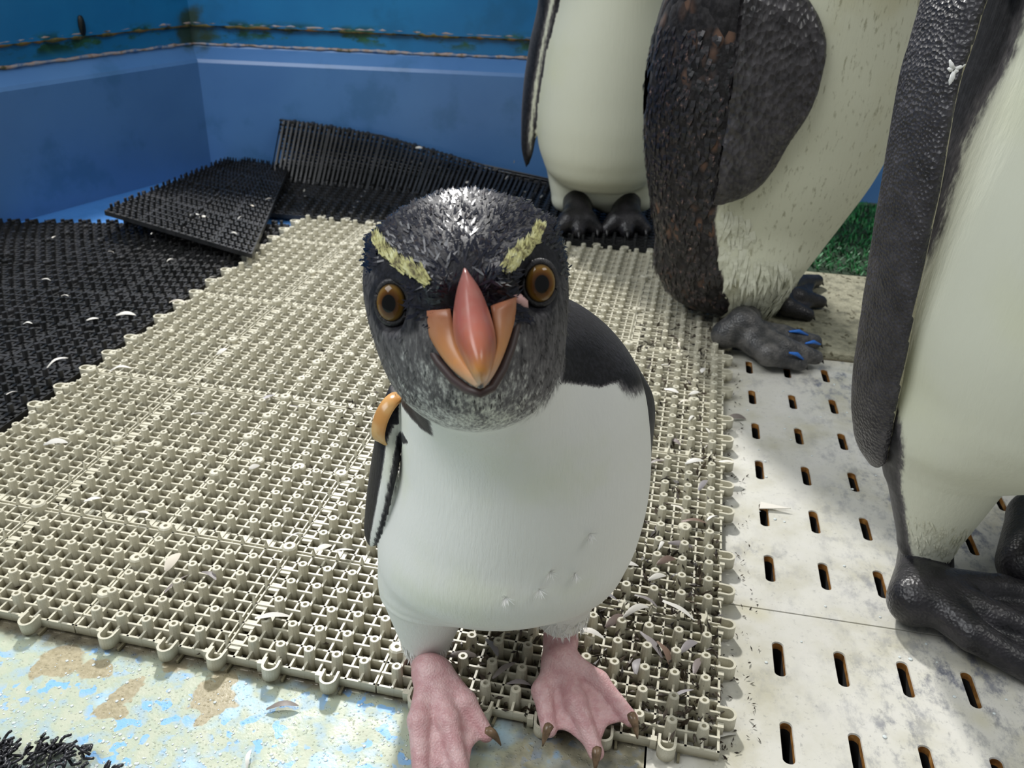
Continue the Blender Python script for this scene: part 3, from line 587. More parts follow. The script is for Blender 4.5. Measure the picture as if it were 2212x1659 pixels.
for e, az, rz in ((EYL, -12, 1), (EYR, 12, -1)):
    ey = obj('eye', dome(.0098, .0052).mesh('eye', [m_eye], True), rk, tuple(e+np.array([0, -.0005, 0])), (math.radians(-14), 0, math.radians(az))); ey.scale = (.80, 1, 1); tag(ey, 'amber brown eye with round black pupil')
    mb = MB(); pts = [(.0103*math.cos(a), .0003*math.cos(2*a), .0103*math.sin(a)) for a in np.linspace(0, 2*math.pi, 33)]; mb.tube(pts, .0017, 8, cap=False); obj('eyelid', mb.mesh('eyelid', [m_lid], True), ey)
# beak
m_beak = mat('beak_horn', rough=.28, spec=.5); t = NT(m_beak); tt = t.attr('tone'); b = t.ramp(tt, [(0, (.22, .085, .075)), (.35, (.36, .105, .08)), (.62, (.44, .14, .075)), (.8, (.60, .26, .06)), (1, (.50, .34, .22))])
t.set('Base Color', t.mix(t.math('MULTIPLY', t.step(t.noise(130, 3), .45, .7), .35), b, (.34, .17, .14))); t.b.inputs['Subsurface Weight'].default_value = .05
m_side = mat('beak_side', rough=.35, spec=.4); t = NT(m_side); tt = t.attr('tone')
t.set('Base Color', t.mix(t.math('MULTIPLY', t.step(t.noise(110, 3), .4, .7), .4), t.ramp(tt, [(0, (.34, .13, .07)), (.5, (.60, .27, .09)), (1, (.62, .42, .28))]), (.45, .22, .13)))
def loft(rings, name, m, tones):
    n = len(rings[0]); v = [p for r_ in rings for p in r_]; f = []
    for i in range(len(rings)-1):
        for k in range(n): f.append((i*n+k, i*n+(k+1) % n, (i+1)*n+(k+1) % n, (i+1)*n+k))
    f.append(tuple(range(n))[::-1]); f.append(tuple((len(rings)-1)*n+k for k in range(n)))
    me = mesh(name, v, f, [m], True); bm = bmesh.new(); bm.from_mesh(me); bmesh.ops.recalc_face_normals(bm, faces=bm.faces); bm.to_mesh(me); bm.free()
    at = me.attributes.new('tone', 'FLOAT', 'POINT'); at.data.foreach_set('value', [tones[i] for i in range(len(rings)) for _ in range(n)]); return me
def interp_rows(rows, N):
    rows = np.array(rows, float); tq = np.linspace(0, 1, len(rows)); tn = np.linspace(0, 1, N); out = []
    for c in range(rows.shape[1]):
        yv = rows[:, c]; mm = np.gradient(yv, tq); i = np.clip(np.searchsorted(tq, tn)-1, 0, len(tq)-2); hh = tq[i+1]-tq[i]; u = (tn-tq[i])/hh
        out.append((2*u**3-3*u**2+1)*yv[i]+(u**3-2*u**2+u)*hh*mm[i]+(-2*u**3+3*u**2)*yv[i+1]+(u**3-u**2)*hh*mm[i+1])
    return np.array(out).T
# culmen: rows of (left x, left y, ridge x, ridge y, right x, right y, ridge n, edge n)
cul = interp_rows([(1001, 584, 1004, 579, 1009, 585, .148, .146), (986, 632, 1011, 620, 1038, 628, .160, .148), (978, 690, 1018, 680, 1060, 682, .174, .153), (983, 735, 1026, 730, 1071, 728, .186, .160), (1000, 775, 1033, 772, 1070, 768, .194, .169), (1016, 805, 1038, 805, 1063, 800, .197, .178), (1030, 826, 1041, 829, 1053, 824, .194, .186)], 22)
rings = []; tn = []
for i, (lx_, ly, cx_, cy_, rx_, ry_, nr, ne) in enumerate(cul):
    a, c, b = L(lx_, ly, ne), L(cx_, cy_, nr), L(rx_, ry_, ne); ring = []
    mid = (a+b)/2
    for th in np.linspace(0, math.pi, 13): ring.append(mid+(a-mid)*math.cos(th)*1.0+(c-mid)*math.sin(th)**.8)
    dn = np.array([0, .006, -.004])
    for th in np.linspace(math.pi, 2*math.pi, 6)[1:-1]: ring.append(mid+(a-mid)*math.cos(th)+dn*abs(math.sin(th)))
    rings.append(ring); tn.append(i/21)
bk = empty('beak', (0, 0, 0)); bk.parent = rk; tag(bk, 'glossy red orange beak pointing at the camera')
obj('upper_bill', loft(rings, 'upper_bill', m_beak, tn), bk)
def plate(rows, name):
    R = interp_rows(rows, 16); rings = []; tn = []
    for i, (ox, oy, ix, iy, no, ni) in enumerate(R):
        o_, n_ = L(ox, oy, no), L(ix, iy, ni); mid = (o_+n_)/2; bul = np.array([0, -.0035*math.sin(math.pi*min(1, i/15+.12)), .0005]); bkp = np.array([0, .007, -.002]); ring = []
        for u in np.linspace(0, 1, 7): ring.append(o_+(n_-o_)*u+bul*math.sin(math.pi*u)*1.2)
        for u in np.linspace(1, 0, 5): ring.append(o_+(n_-o_)*u+bkp*(.35+.65*math.sin(math.pi*u)))
        rings.append(ring); tn.append(i/15)
    return loft(rings, name, m_side, tn)
obj('bill_plate', plate([(912, 672, 972, 668, .141, .150), (921, 712, 982, 720, .144, .156), (944, 757, 992, 757, .152, .164), (975, 797, 1010, 792, .164, .174), (1008, 824, 1028, 816, .176, .183), (1030, 838, 1040, 832, .184, .189)], 'bill_plate'), bk)
obj('bill_plate', plate([(1116, 642, 1060, 662, .141, .150), (1113, 686, 1066, 700, .144, .156), (1102, 728, 1073, 738, .152, .164), (1085, 775, 1068, 774, .164, .174), (1066, 812, 1060, 803, .176, .183), (1045, 838, 1043, 832, .184, .189)], 'bill_plate'), bk)
m_gape = mat('gape_pink', (.62, .38, .36), .45); m_dkl = mat('mouth_dark', (.05, .03, .028), .5)
for pts, m, r_ in (([(899, 708, 0.132), (902, 690, 0.135), (910, 676, 0.137), (922, 668, 0.138)], m_gape, .0030), ([(1136, 668, 0.132), (1130, 654, 0.135), (1120, 645, 0.137), (1106, 643, 0.138)], m_gape, .0028)):
    mb = MB(); mb.tube([L(*p) for p in pts], [r_*.5, r_*.9, r_*.9, r_*.5], 8); obj('gape', mb.mesh('gape', [m], True), bk)
mb = MB(); pj = [(908, 705, .136), (922, 742, .143), (948, 783, .153), (980, 820, .165), (1010, 842, .176), (1038, 850, .182), (1062, 838, .176), (1085, 800, .165), (1104, 752, .153), (1118, 700, .143), (1128, 672, .136)]
mb.tube([L(p[0], p[1], p[2]-.003) for p in pj], [.001, .0018, .0022, .0023, .0022, .002, .0022, .0023, .0022, .0018, .001], 8); obj('lower_bill', mb.mesh('lower_bill', [m_dkl], True), bk)
# wing band
m_band = mat('band_plastic', rough=.22); t = NT(m_band); t.set('Base Color', t.mix(t.step(t.noise(40, 2), .4, .6), (.62, .30, .09), (.70, .42, .16))); m_bd2 = mat('band_inside', (.10, .075, .05), .35)
c0 = L(845, 905, .016); mb = MB(); ring_o = []; NB = 28
wdt = [(-.0055, .0135, .0150), (-.0045, .0147, .0162), (.0035, .0147, .0162), (.0045, .0135, .0150), (.0035, .0123, .0138), (-.0045, .0123, .0138)]
for k in range(NB):
    a = 2*math.pi*k/NB
    for o_, ra, rb in wdt: ring_o.append((ra*1.1*math.cos(a), o_*1.1, rb*1.15*math.sin(a)))
f = []; mi_ = []
for k in range(NB):
    for q in range(6): f.append((k*6+q, k*6+(q+1) % 6, ((k+1) % NB)*6+(q+1) % 6, ((k+1) % NB)*6+q)); mi_.append(0 if q in (0, 1, 2) else 1)
bme = mesh('wing_band', ring_o, f, [m_band, m_bd2], True, mi_); tag(obj('wing_band', bme, rk, tuple(c0), (math.radians(10), 0, math.radians(62))), 'shiny orange plastic band clipped round the flipper')
# crown feathers and brow stripes
nrm = normals(rme); nb = len(V); nrm = nrm[:nb]
m_crown = mat('crown_feathers', rough=.25, spec=.5); t = NT(m_crown); t.set('Base Color', t.ramp(t.noise(260, 2), [(.35, (.003, .004, .011)), (.55, (.008, .010, .022)), (.74, (.035, .025, .022))]))
sel = np.where((crown > .55) & (headw > .6) & (eyed > .021) & (y-Hc[1] < .06))[0]; pick = rng.choice(sel, 4200)
bc = L(1006, 585, .148); D = V[pick]-bc; D[:, 2] += .012
jit = rng.normal(size=D.shape)*.012; Vb, fb = blades(V[pick]+rng.normal(size=D.shape)*.0008, nrm[pick], D+jit, rng.uniform(.005, .0085, len(pick)), rng.uniform(.0008, .0013, len(pick)), rng.uniform(.04, .30, len(pick)), .1)
tag(obj('crown_feathers', mesh('crown_feathers', Vb, fb, [m_crown]), rk), 'spiky navy black crown feathers', kind='stuff')
m_face = mat('face_feathers', rough=.4, spec=.5); t = NT(m_face); t.set('Base Color', t.ramp(t.noise(300, 2), [(.35, (.02, .019, .022)), (.6, (.075, .07, .075)), (.75, (.15, .145, .15))]))
sel = np.where((tone > .35) & (crown < .6) & (headw > .6) & (eyed > .019) & (y-Hc[1] < .03) & (np.linalg.norm(V-L(1010, 700, .15), axis=1) > .034))[0]; pick = rng.choice(sel, 1800); D = V[pick]-bc; D[:, 2] -= .01
Vb, fb = blades(V[pick]+rng.normal(size=D.shape)*.0008, nrm[pick], D+rng.normal(size=D.shape)*.008, rng.uniform(.003, .0055, len(pick)), .0006, rng.uniform(.04, .16, len(pick)), .1)
tag(obj('face_feathers', mesh('face_feathers', Vb, fb, [m_face]), rk), kind='stuff')
m_yel = mat('crest_yellow', rough=.5); t = NT(m_yel); t.set('Base Color', t.ramp(t.noise(170, 3, .6), [(.36, (.10, .08, .04)), (.5, (.50, .48, .20)), (.7, (.66, .66, .40))]))
def crest(line, wpx):
    P_ = []; W_ = []; Dd = []
    LN = np.array(line, float); T_ = np.linspace(0, 1, 420)
    for u in T_:
        i = min(int(u*(len(LN)-1)), len(LN)-2); ff = u*(len(LN)-1)-i; p2 = LN[i]*(1-ff)+LN[i+1]*ff; d2 = LN[i+1]-LN[i]; nn_ = np.array([-d2[1], d2[0]])/np.linalg.norm(d2)
        q = p2+nn_*rng.uniform(-1, 1)*wpx*(.35+.65*math.sin(math.pi*min(u*1.15+.1, 1))); P_.append(q); Dd.append(d2)
    # drop onto the head surface: nearest head vertex seen along that direction
    hv = np.where(headw > .5)[0]; HV = V[hv]; Wd = HV[:, :1]*RF.X+HV[:, 1:2]*RF.Y+HV[:, 2:]*np.array([0, 0, 1])+RF.o-CAM; zc = Wd@FW; ux_ = IW/2+FPX*(Wd@CR)/zc; uy_ = IH/2-FPX*(Wd@CU)/zc
    pts, nm, dr = [], [], []
    for q, d2 in zip(P_, Dd):
        c = (ux_-q[0])**2+(uy_-q[1])**2+((zc-zc.min())*900)**2*.5; j = hv[np.argmin(c)]; pts.append(V[j]); nm.append(nrm[j]); dr.append(L(q[0]+d2[0], q[1]+d2[1], -V[j][1])-L(q[0], q[1], -V[j][1])+np.array([0, .02, 0]))
    pts, nm, dr = map(np.array, (pts, nm, dr)); Vb, fb = blades(pts+nm*.0022+rng.normal(size=pts.shape)*.0007, nm, dr+rng.normal(size=dr.shape)*.003, rng.uniform(.006, .010, len(pts)), .0009, rng.uniform(.03, .14, len(pts)), .05)
    tag(obj('brow_crest', mesh('brow_crest', Vb, fb, [m_yel]), rk), 'pale yellow brow stripe', kind='stuff')
crest([(932, 612), (895, 592), (858, 572), (832, 548), (808, 516)], 6); crest([(1085, 590), (1105, 568), (1130, 545), (1155, 520), (1166, 498)], 7)
# white down at the leg cuffs and loose tufts on the belly
m_down = mat('white_down', (.80, .80, .77), .7)
sel = np.where((z < BZ0+.035) & (tone < .2) & (y < .05))[0]; cuffs = [L(920, 1390, .01), L(1213, 1325, .012)]
dm = np.min([np.hypot(x-c[0], y-c[1])+2*np.abs(z-c[2]-.004) for c in cuffs], 0); sel = np.where(dm < .034)[0]; pick = rng.choice(sel, 900); D = np.tile([0, 0, -1.], (len(pick), 1))+rng.normal(size=(len(pick), 3))*.35
Vb, fb = blades(V[pick], nrm[pick], D, rng.uniform(.006, .011, len(pick)), .0008, rng.uniform(.05, .5, len(pick)), .1); tag(obj('leg_down', mesh('leg_down', Vb, fb, [m_down]), rk), kind='stuff')
def nearest(px, py):
    Wd = V[:, :1]*RF.X+V[:, 1:2]*RF.Y+V[:, 2:]*np.array([0, 0, 1])+RF.o-CAM; zc = Wd@FW; c = (IW/2+FPX*(Wd@CR)/zc-px)**2+(IH/2-FPX*(Wd@CU)/zc-py)**2; c = c+((y > .0)*1e6); return int(np.argmin(c))
for px, py in ((1122, 1278), (1163, 1272), (1187, 1235), (1244, 1238), (1095, 1290), (1275, 1152)):
    j = nearest(px, py); n_ = 22; a = rng.uniform(0, 6.28, n_); N = np.tile(nrm[j], (n_, 1)); D = np.stack([np.cos(a), np.zeros(n_), np.sin(a)-.3], 1)
    Vb, fb = blades(np.tile(V[j], (n_, 1))+N*.0012, N, D, rng.uniform(.004, .008, n_), .0006, rng.uniform(.45, .9, n_), .1); obj('down_tuft', mesh('down_tuft', Vb, fb, [m_down]), rk)
# ------------------------------------------------------------------ king penguins
m_kfoot = skin('black_foot_skin', (.008, .008, .010), (.024, .022, .026), .38, .9, .6)
m_gfoot = skin('grey_foot_skin', (.035, .036, .038), (.12, .115, .11), .42, .9, .7)
m_kclaw = mat('black_claw', (.012, .011, .012), .3); m_blue = mat('blue_mark', (.02, .16, .60), .4)
m_kwhite = plumage('king_plumage', (.68, .70, .58), (.010, .010, .012), (.09, .085, .09), .7, (.66, .68, .46), .4)
m_kmoult = plumage('moulting_plumage', (.62, .63, .49), (.010, .009, .010), (.09, .08, .075), .8, (.45, .42, .24), .55, scales=True)
m_kdark = mat('flipper_slate', rough=.30); t = NT(m_kdark); t.set('Base Color', t.ramp(t.noise(60, 4, .65), [(.3, (.016, .015, .016)), (.6, (.06, .056, .06)), (.75, (.10, .095, .105))])); t.bump(t.voro(150, t.coord((1, 1, .7))), .8, .004)
m_cream = mat('flipper_edge', (.50, .46, .33), .6)
def head_on(s, cx, cy, z, lean=(0, 0)):
    s.cone((cx, cy, z), (cx+lean[0]*.6, cy+lean[1]*.6, z+.14), .075, .048, .05); s.ell((cx+lean[0], cy+lean[1], z+.19), (.046, .060, .048), .03)
def body_rows(FR, rows):
    K = []
    for y, a, b, n, ry in rows:
        p, q = FR.L(a, y, n), FR.L(b, y, n); K.append(((p[2]+q[2])/2, (p[0]+q[0])/2, -n, (q[0]-p[0])/2, ry))
    return sorted(K)
def zx(FR, rows, n=0):      # boundary x as a function of z
    P = np.array([FR.L(a, y, n) for y, a in rows]); o = np.argsort(P[:, 2]); return P[o, 2], P[o, 0]
def king_extras(root, hd, m_body, face):
    mb = MB(); h = np.array(hd); f_ = np.array(face, float)
    mb.tube([h+f_*.045, h+f_*.09+np.array([0, 0, .002]), h+f_*.15+np.array([0, 0, -.012])], [.014, .009, .002], 8); obj('beak', mb.mesh('beak', [m_kclaw], True), root)
# --- king behind the rockhopper
F1 = Frame(-.13, 1.655); s = SDF((-.22, -.19, .02), (.24, .19, .90), .0045)
K = body_rows(F1, [(-10, 1204, 1440, 0, .105), (100, 1176, 1440, .005, .110), (200, 1161, 1432, .01, .115), (280, 1159, 1425, .014, .115), (340, 1170, 1415, .016, .105), (380, 1192, 1400, .016, .085), (402, 1225, 1375, .016, .055), (412, 1262, 1340, .016, .02)])
cxT = K[-1][1]; zT = K[-1][0]; s.stack(K+[(zT+.10, cxT+.01, 0, .115, .10), (zT+.2, cxT+.015, 0, .095, .085), (zT+.27, cxT+.015, 0, .06, .06), (zT+.30, cxT+.015, 0, .01, .01)], .01)
head_on(s, cxT+.015, 0, zT+.22)
for px in (1222, 1385): s.cone(F1.L(px+(15 if px < 1300 else -15), 350, -.01), F1.L(px-2, 428, .0), .055, .026, .012)
s.ell(F1.L(1305, 412, -.01), (.075, .06, .032), .01); s.ell(F1.L(1320, 438, .005), (.026, .03, .02), .012)
flp = [(F1.L(1190, -60, 0), .02, .03, .3), (F1.L(1186, 0, .0), .016, .035, .3), (F1.L(1166, 100, .0), .0155, .038, .3), (F1.L(1150, 200, .0), .0145, .036, .3), (F1.L(1142, 280, .0), .012, .028, .3), (F1.L(1139, 330, .0), .009, .018, .3), (F1.L(1138, 362, 0), .0015, .004, .3)]
s.stack([(p[2], p[0], p[1], a, b, g) for p, a, b, g in flp], .003)
cR = F1.L(1475, 100, 0); s.stack([(.50, cR[0]-.01, 0, .014, .03, -.3), (.35, cR[0], .01, .014, .036, -.3), (.16, cR[0]+.012, .01, .011, .026, -.3), (.11, cR[0]+.014, .01, .002, .004, -.3)], .003)
V, Q = s.net(); x, y, z = V.T; tone = smoothstep(.045, .06, y)
zz, xx = zx(F1, [(-60, 1190), (0, 1186), (100, 1166), (200, 1150), (280, 1142), (362, 1138)]); fx = np.interp(z, zz, xx); zb_, xb_ = zx(F1, [(-60, 1215), (0, 1208), (100, 1181), (200, 1164), (280, 1157), (400, 1150)]); isf = x < np.interp(z, zb_, xb_)
inner = np.exp(-((x-fx-.004)/.0055)**2)*(y < .0)*smoothstep(.12, .18, z); tone = np.where(isf & (y < .05), 1-inner*.93, tone); tone = np.where(x > cR[0]-.018, np.maximum(tone, .9), tone)
tone = np.maximum(tone, smoothstep(zT+.26, zT+.28, z)); parts = [(V, Q, 0, {'tone': tone})]
k1 = empty('king_penguin', F1.o, F1.a); tag(k1, 'white bellied king penguin with black feet standing on the black mats', 'penguin')
cl = []
for px, sg in ((1248, -1), (1352, 1)):
    an = F1.G(px, 462, .045); tt = [[an, F1.G(px+d*.5, 478, .040), F1.G(px+d, 500+abs(d)*-.12, .028)] for d in (-42, 2, 42)]
    v, q = foot([F1.L(px, 425, .0), an], tt, [.030, .026], [.024, .019, .013], .004, .0035); parts.append((v, q, 1, {'tone': np.zeros(len(v))})); cl += [t_[-1] for t_ in tt]
obj('body', bird_mesh('body', parts, [m_kwhite, m_kfoot], ['tone']), k1)
for c in cl: obj('claw', claw_mesh(m_kclaw, c, c+np.array([0, -.022, -.008]), .006), k1)
king_extras(k1, (cxT+.015, 0, zT+.41), m_kwhite, (0, -1, .1))
# --- moulting king in profile
F2 = Frame(.15, 1.255); s = SDF((-.20, -.165, .02), (.42, .16, .95), .0042)
K = body_rows(F2, [(-10, 1440, 2006, 0, .125), (100, 1408, 1985, 0, .125), (200, 1390, 1960, 0, .125), (280, 1390, 1928, 0, .122), (370, 1395, 1880, 0, .118), (450, 1405, 1822, 0, .110), (530, 1418, 1762, 0, .098), (590, 1428, 1718, 0, .085), (630, 1442, 1694, 0, .07), (655, 1475, 1680, 0, .05), (668, 1520, 1660, 0, .02)])
cxT = K[-1][1]; zT = K[-1][0]; rT = K[-1][3]; s.stack(K+[(zT+.08, cxT+.02, 0, rT*.92, .12), (zT+.17, cxT+.035, 0, rT*.72, .105), (zT+.25, cxT+.05, 0, rT*.48, .08), (zT+.30, cxT+.05, 0, .02, .02)], .012)
s.cone((cxT+.05, 0, zT+.22), (cxT+.07, 0, zT+.36), .075, .05, .05); s.ell((cxT+.085, 0, zT+.42), (.062, .047, .05), .03)
s.cone(F2.L(1620, 560, .035), F2.L(1622, 672, .035), .075, .020, .025); s.cone(F2.L(1675, 520, -.055), F2.L(1690, 610, -.055), .06, .022, .03)
s.cone(F2.L(1490, 560, -.01), F2.L(1500, 655, -.01), .05, .014, .02); s.cone(F2.L(1535, 600, .03), F2.L(1568, 672, .035), .022, .009, .012)
fr = [(-40, 1535, 1720, .118), (0, 1528, 1752, .124), (80, 1534, 1786, .130), (150, 1553, 1780, .134), (240, 1572, 1750, .136), (310, 1560, 1704, .134), (370, 1526, 1668, .130), (410, 1504, 1630, .126), (432, 1512, 1590, .122), (441, 1535, 1560, .120)]
fk = []
for yy_, a, b, n in fr: p, q = F2.L(a, yy_, n), F2.L(b, yy_, n); fk.append(((p[2]+q[2])/2, (p[0]+q[0])/2, -n, (q[0]-p[0])/2, .0125 if yy_ < 420 else .007))
s2 = SDF((-.12, -.165, .14), (.22, -.085, .56), .0032); s2.stack(fk, 0); FV, FQ = s2.net()
V, Q = s.net(); x, y, z = V.T; zz, xx = zx(F2, [(-40, 1700), (0, 1690), (200, 1640), (400, 1545), (450, 1530), (560, 1545), (600, 1553), (650, 1572), (690, 1585)], .06); xb = np.interp(z, zz, xx)
tone = smoothstep(.004, -.004, x-xb); tone = np.maximum(tone, smoothstep(zT+.26, zT+.29, z))
parts = [(V, Q, 0, {'tone': tone}), (FV, FQ, 2, {'tone': np.ones(len(FV))})]
k2 = empty('king_penguin', F2.o, F2.a); tag(k2, 'moulting king penguin in profile with speckled brown back and ragged belly', 'penguin')
G2 = F2.G; cl = []; a1 = G2(1615, 716, .035); t1 = [[a1, G2(1690, 728, .032), G2(1760, 738, .022)], [a1+np.array([0, -.004, 0]), G2(1690, 752, .030), G2(1762, 772, .018)], [a1+np.array([-.002, -.008, -.004]), G2(1660, 764, .026), G2(1728, 786, .014)]]
v, q = foot([F2.L(1618, 668, .035), a1+np.array([-.008, 0, .012]), a1+np.array([-.03, 0, -.006])], t1, [.020, .022, .020], [.020, .0165, .010], .004, .0028); parts.append((v, q, 1, {'tone': np.zeros(len(v))})); cl += [p[-1] for p in t1]
a2 = G2(1675, 640, .035); t2 = [[a2, G2(1715, 612, .03), G2(1765, 606, .022)], [a2, G2(1725, 642, .032), G2(1772, 652, .022)], [a2, G2(1700, 662, .03), G2(1745, 680, .02)]]
v, q = foot([F2.L(1690, 600, -.055), a2], t2, [.020, .022], [.018, .0145, .010], .004, .0028); parts.append((v, q, 3, {'tone': np.zeros(len(v))})); cl += [p[-1] for p in t2]
kme = bird_mesh('body', parts, [m_kmoult, m_gfoot, m_kdark, m_kfoot], ['tone']); obj('body', kme, k2)
for c in cl: obj('claw', claw_mesh(m_kclaw, c, c+np.array([.012, -.002, -.008]), .0045), k2)
for (xa, ya, za), (xb2, yb2, zb2) in (((1705, 716, .046), (1745, 724, .036)), ((1740, 742, .034), (1772, 744, .026)), ((1705, 762, .036), (1735, 776, .024))):
    mb = MB(); p, q = G2(xa, ya, za), G2(xb2, yb2, zb2); mb.tube([p, (p+q)/2+np.array([0, 0, .003]), q], [.0012, .0028, .0012], 8); tag(obj('blue_mark', mb.mesh('blue_mark', [m_blue], True), k2), 'bright blue mark on the toe')
nrm2 = normals(kme)[:len(V)]; zc = F2.L(1640, 440, .1)[2]
sel = np.where((tone < .3) & (z < zc) & (z > .055) & (y < .05) & (x-xb > .004) & (x-xb < .03+(zc-z)*.8))[0]; pk = rng.choice(sel, 620); D = np.tile([.12, 0, -1.], (len(pk), 1))+rng.normal(size=(len(pk), 3))*.18
m_kf = mat('ragged_feathers', rough=.7); t = NT(m_kf); t.set('Base Color', t.ramp(t.noise(40, 3), [(.3, (.52, .53, .40)), (.65, (.68, .69, .57))]))
Vb, fb = blades(V[pk], nrm2[pk], D, rng.uniform(.020, .040, len(pk)), rng.uniform(.003, .0065, len(pk)), rng.uniform(.03, .16, len(pk)), .3); tag(obj('belly_feathers', mesh('belly_feathers', Vb, fb, [m_kf]), k2), 'ragged white belly feathers', kind='stuff')
sel = np.where((tone > .8) & (z < F2.L(1450, 60, .1)[2]) & (z > .06) & (y < .06))[0]; pk = rng.choice(sel, 1500); D = np.tile([.05, 0, -1.], (len(pk), 1))+rng.normal(size=(len(pk), 3))*.2
m_kb = mat('back_feathers', rough=.36); t = NT(m_kb); t.set('Base Color', t.ramp(t.noise(150, 2, .6), [(.4, (.008, .008, .010)), (.58, (.024, .021, .026)), (.68, (.08, .05, .045)), (.74, (.26, .18, .14))]))
Vb, fb = blades(V[pk], nrm2[pk], D, rng.uniform(.012, .020, len(pk)), rng.uniform(.004, .0065, len(pk)), rng.uniform(.08, .28, len(pk)), .4); tag(obj('back_feathers', mesh('back_feathers', Vb, fb, [m_kb]), k2), 'dark scaly back feathers', kind='stuff')
king_extras(k2, (cxT+.085, 0, zT+.42), m_kmoult, (1, 0, .05))
# --- near king at the right
F3 = Frame(.355, .735); s = SDF((-.23, -.16, .03), (.27, .17, .92), .0036)
K = body_rows(F3, [(-10, 2125, 2560, -.02, .12), (100, 2098, 2550, -.015, .12), (200, 2068, 2545, -.01, .122), (400, 2006, 2535, 0, .125), (560, 1960, 2520, .005, .126), (700, 1930, 2510, .01, .126), (800, 1914, 2505, .01, .122), (870, 1913, 2500, .012, .112), (925, 1925, 2490, .012, .095), (965, 1955, 2465, .012, .07), (992, 2010, 2420, .01, .045), (1002, 2090, 2320, .01, .01)])
cxT = K[-1][1]; zT = K[-1][0]; s.stack(K+[(zT+.10, cxT+.01, .02, .092, .11), (zT+.2, cxT+.015, .02, .078, .09), (zT+.27, cxT+.02, .02, .05, .06), (zT+.30, cxT+.02, .02, .01, .01)], .012)
head_on(s, cxT+.02, .02, zT+.22)
s.cone(F3.L(2062, 930, .02), F3.L(2003, 1165, .02), .062, .0260, .03); s.cone(F3.L(2400, 900, 0), F3.L(2330, 1080, -.02), .055, .026, .03)
fr = [(-235, 2165, 2235, -.02), (-190, 2120, 2205, -.015), (-130, 2080, 2160, -.008), (-60, 2045, 2115, .0), (0, 2022, 2093, .005), (80, 2000, 2068, .01), (160, 1979, 2038, .015), (300, 1949, 2016, .02), (400, 1931, 2000, .022), (500, 1914, 1978, .022), (620, 1898, 1952, .022), (760, 1876, 1928, .02), (860, 1860, 1912, .018), (930, 1856, 1905, .016), (980, 1862, 1903, .014), (1004, 1878, 1898, .012)]
fk = []
for i, (yy_, a, b, n) in enumerate(fr): p, q = F3.L(a, yy_, n), F3.L(b, yy_, n); fk.append(((p[2]+q[2])/2, (p[0]+q[0])/2, -n, (q[0]-p[0])/2*.92, (.032 if i < 12 else (.03, .026, .018, .006)[i-12]), .22))
s2 = SDF((-.27, -.09, .08), (.08, .09, .68), .003); s2.stack(fk, 0); FV, FQ = s2.net()
V, Q = s.net(); x, y, z = V.T; zz, xx = zx(F3, [(-60, 2195), (0, 2172), (100, 2138), (200, 2092), (300, 2048), (400, 2012), (460, 1992), (560, 1955), (700, 1914), (800, 1899), (900, 1899), (1000, 1910), (1100, 1928), (1200, 1946)], .0); xb = np.interp(z, zz, xx)
tone = np.maximum(smoothstep(.003, -.003, x-xb), smoothstep(.05, .06, y)); tone = np.maximum(tone, smoothstep(zT+.26, zT+.29, z))
fzz = np.array([k[0] for k in fk]); o = np.argsort(fzz); fcx = np.interp(FV[:, 2], fzz[o], np.array([k[1] for k in fk])[o]); frx = np.interp(FV[:, 2], fzz[o], np.array([k[3] for k in fk])[o])
ft = np.where((FV[:, 0]-fcx)/frx > .86, .05, 1.)
parts = [(V, Q, 0, {'tone': tone}), (FV, FQ, 2, {'tone': ft})]
m_kfl = mat('near_flipper', rough=.4); t = NT(m_kfl); X, Y, Z = t.xyz(); b = t.ramp(t.noise(50, 4, .65), [(.3, (.018, .017, .020)), (.6, (.045, .043, .05)), (.78, (.085, .08, .09))]); t.set('Base Color', t.mix(t.step(t.attr('tone'), .6, .4), b, (.42, .39, .28))); t.bump(t.voro(330), .8, .002)
k3 = empty('king_penguin', F3.o, F3.a); tag(k3, 'king penguin with long grey flipper and black foot on the slotted panel', 'penguin')
G3 = F3.G; a1 = G3(2002, 1290, .030); t1 = [[a1, G3(2100, 1370, .026), G3(2235, 1452, .014)], [a1+np.array([.012, .006, 0]), G3(2150, 1335, .026), G3(2310, 1400, .014)], [a1+np.array([.012, .014, 0]), G3(2160, 1275, .022), G3(2310, 1310, .014)]]
v, q = foot([F3.L(2003, 1150, .02), F3.L(1998, 1222, .02), a1+np.array([-.010, 0, -.004])], t1, [.0235, .0235, .0225], [.0185, .0140, .0115], .004, .0026); parts.append((v, q, 1, {'tone': np.zeros(len(v))})); cl = [p[-1] for p in t1]
a2 = G3(2290, 1235, .03); t2 = [[a2, G3(2330, 1290, .024), G3(2400, 1360, .012)], [a2, G3(2370, 1260, .024), G3(2460, 1310, .012)], [a2, G3(2390, 1230, .024), G3(2470, 1250, .012)]]
v, q = foot([F3.L(2330, 1090, -.02), F3.L(2240, 1120, -.025), a2+np.array([-.025, .01, 0])], t2, [.025, .026, .026], [.022, .0165, .012], .004, .003); parts.append((v, q, 1, {'tone': np.zeros(len(v))})); cl += [p[-1] for p in t2]
kme3 = bird_mesh('body', parts, [m_kwhite, m_kfoot, m_kfl], ['tone']); obj('body', kme3, k3)
for c in cl: obj('claw', claw_mesh(m_kclaw, c, c+np.array([.020, -.012, -.006]), .0055), k3)
nrm3 = normals(kme3)[:len(V)]; zc = F3.L(2000, 1110, .05)[2]; sel = np.where((tone < .3) & (z < zc) & (x < F3.L(2110, 1100, .05)[0]) & (y < .04))[0]; pk = rng.choice(sel, 700); D = np.tile([.15, 0, -1.], (len(pk), 1))+rng.normal(size=(len(pk), 3))*.15
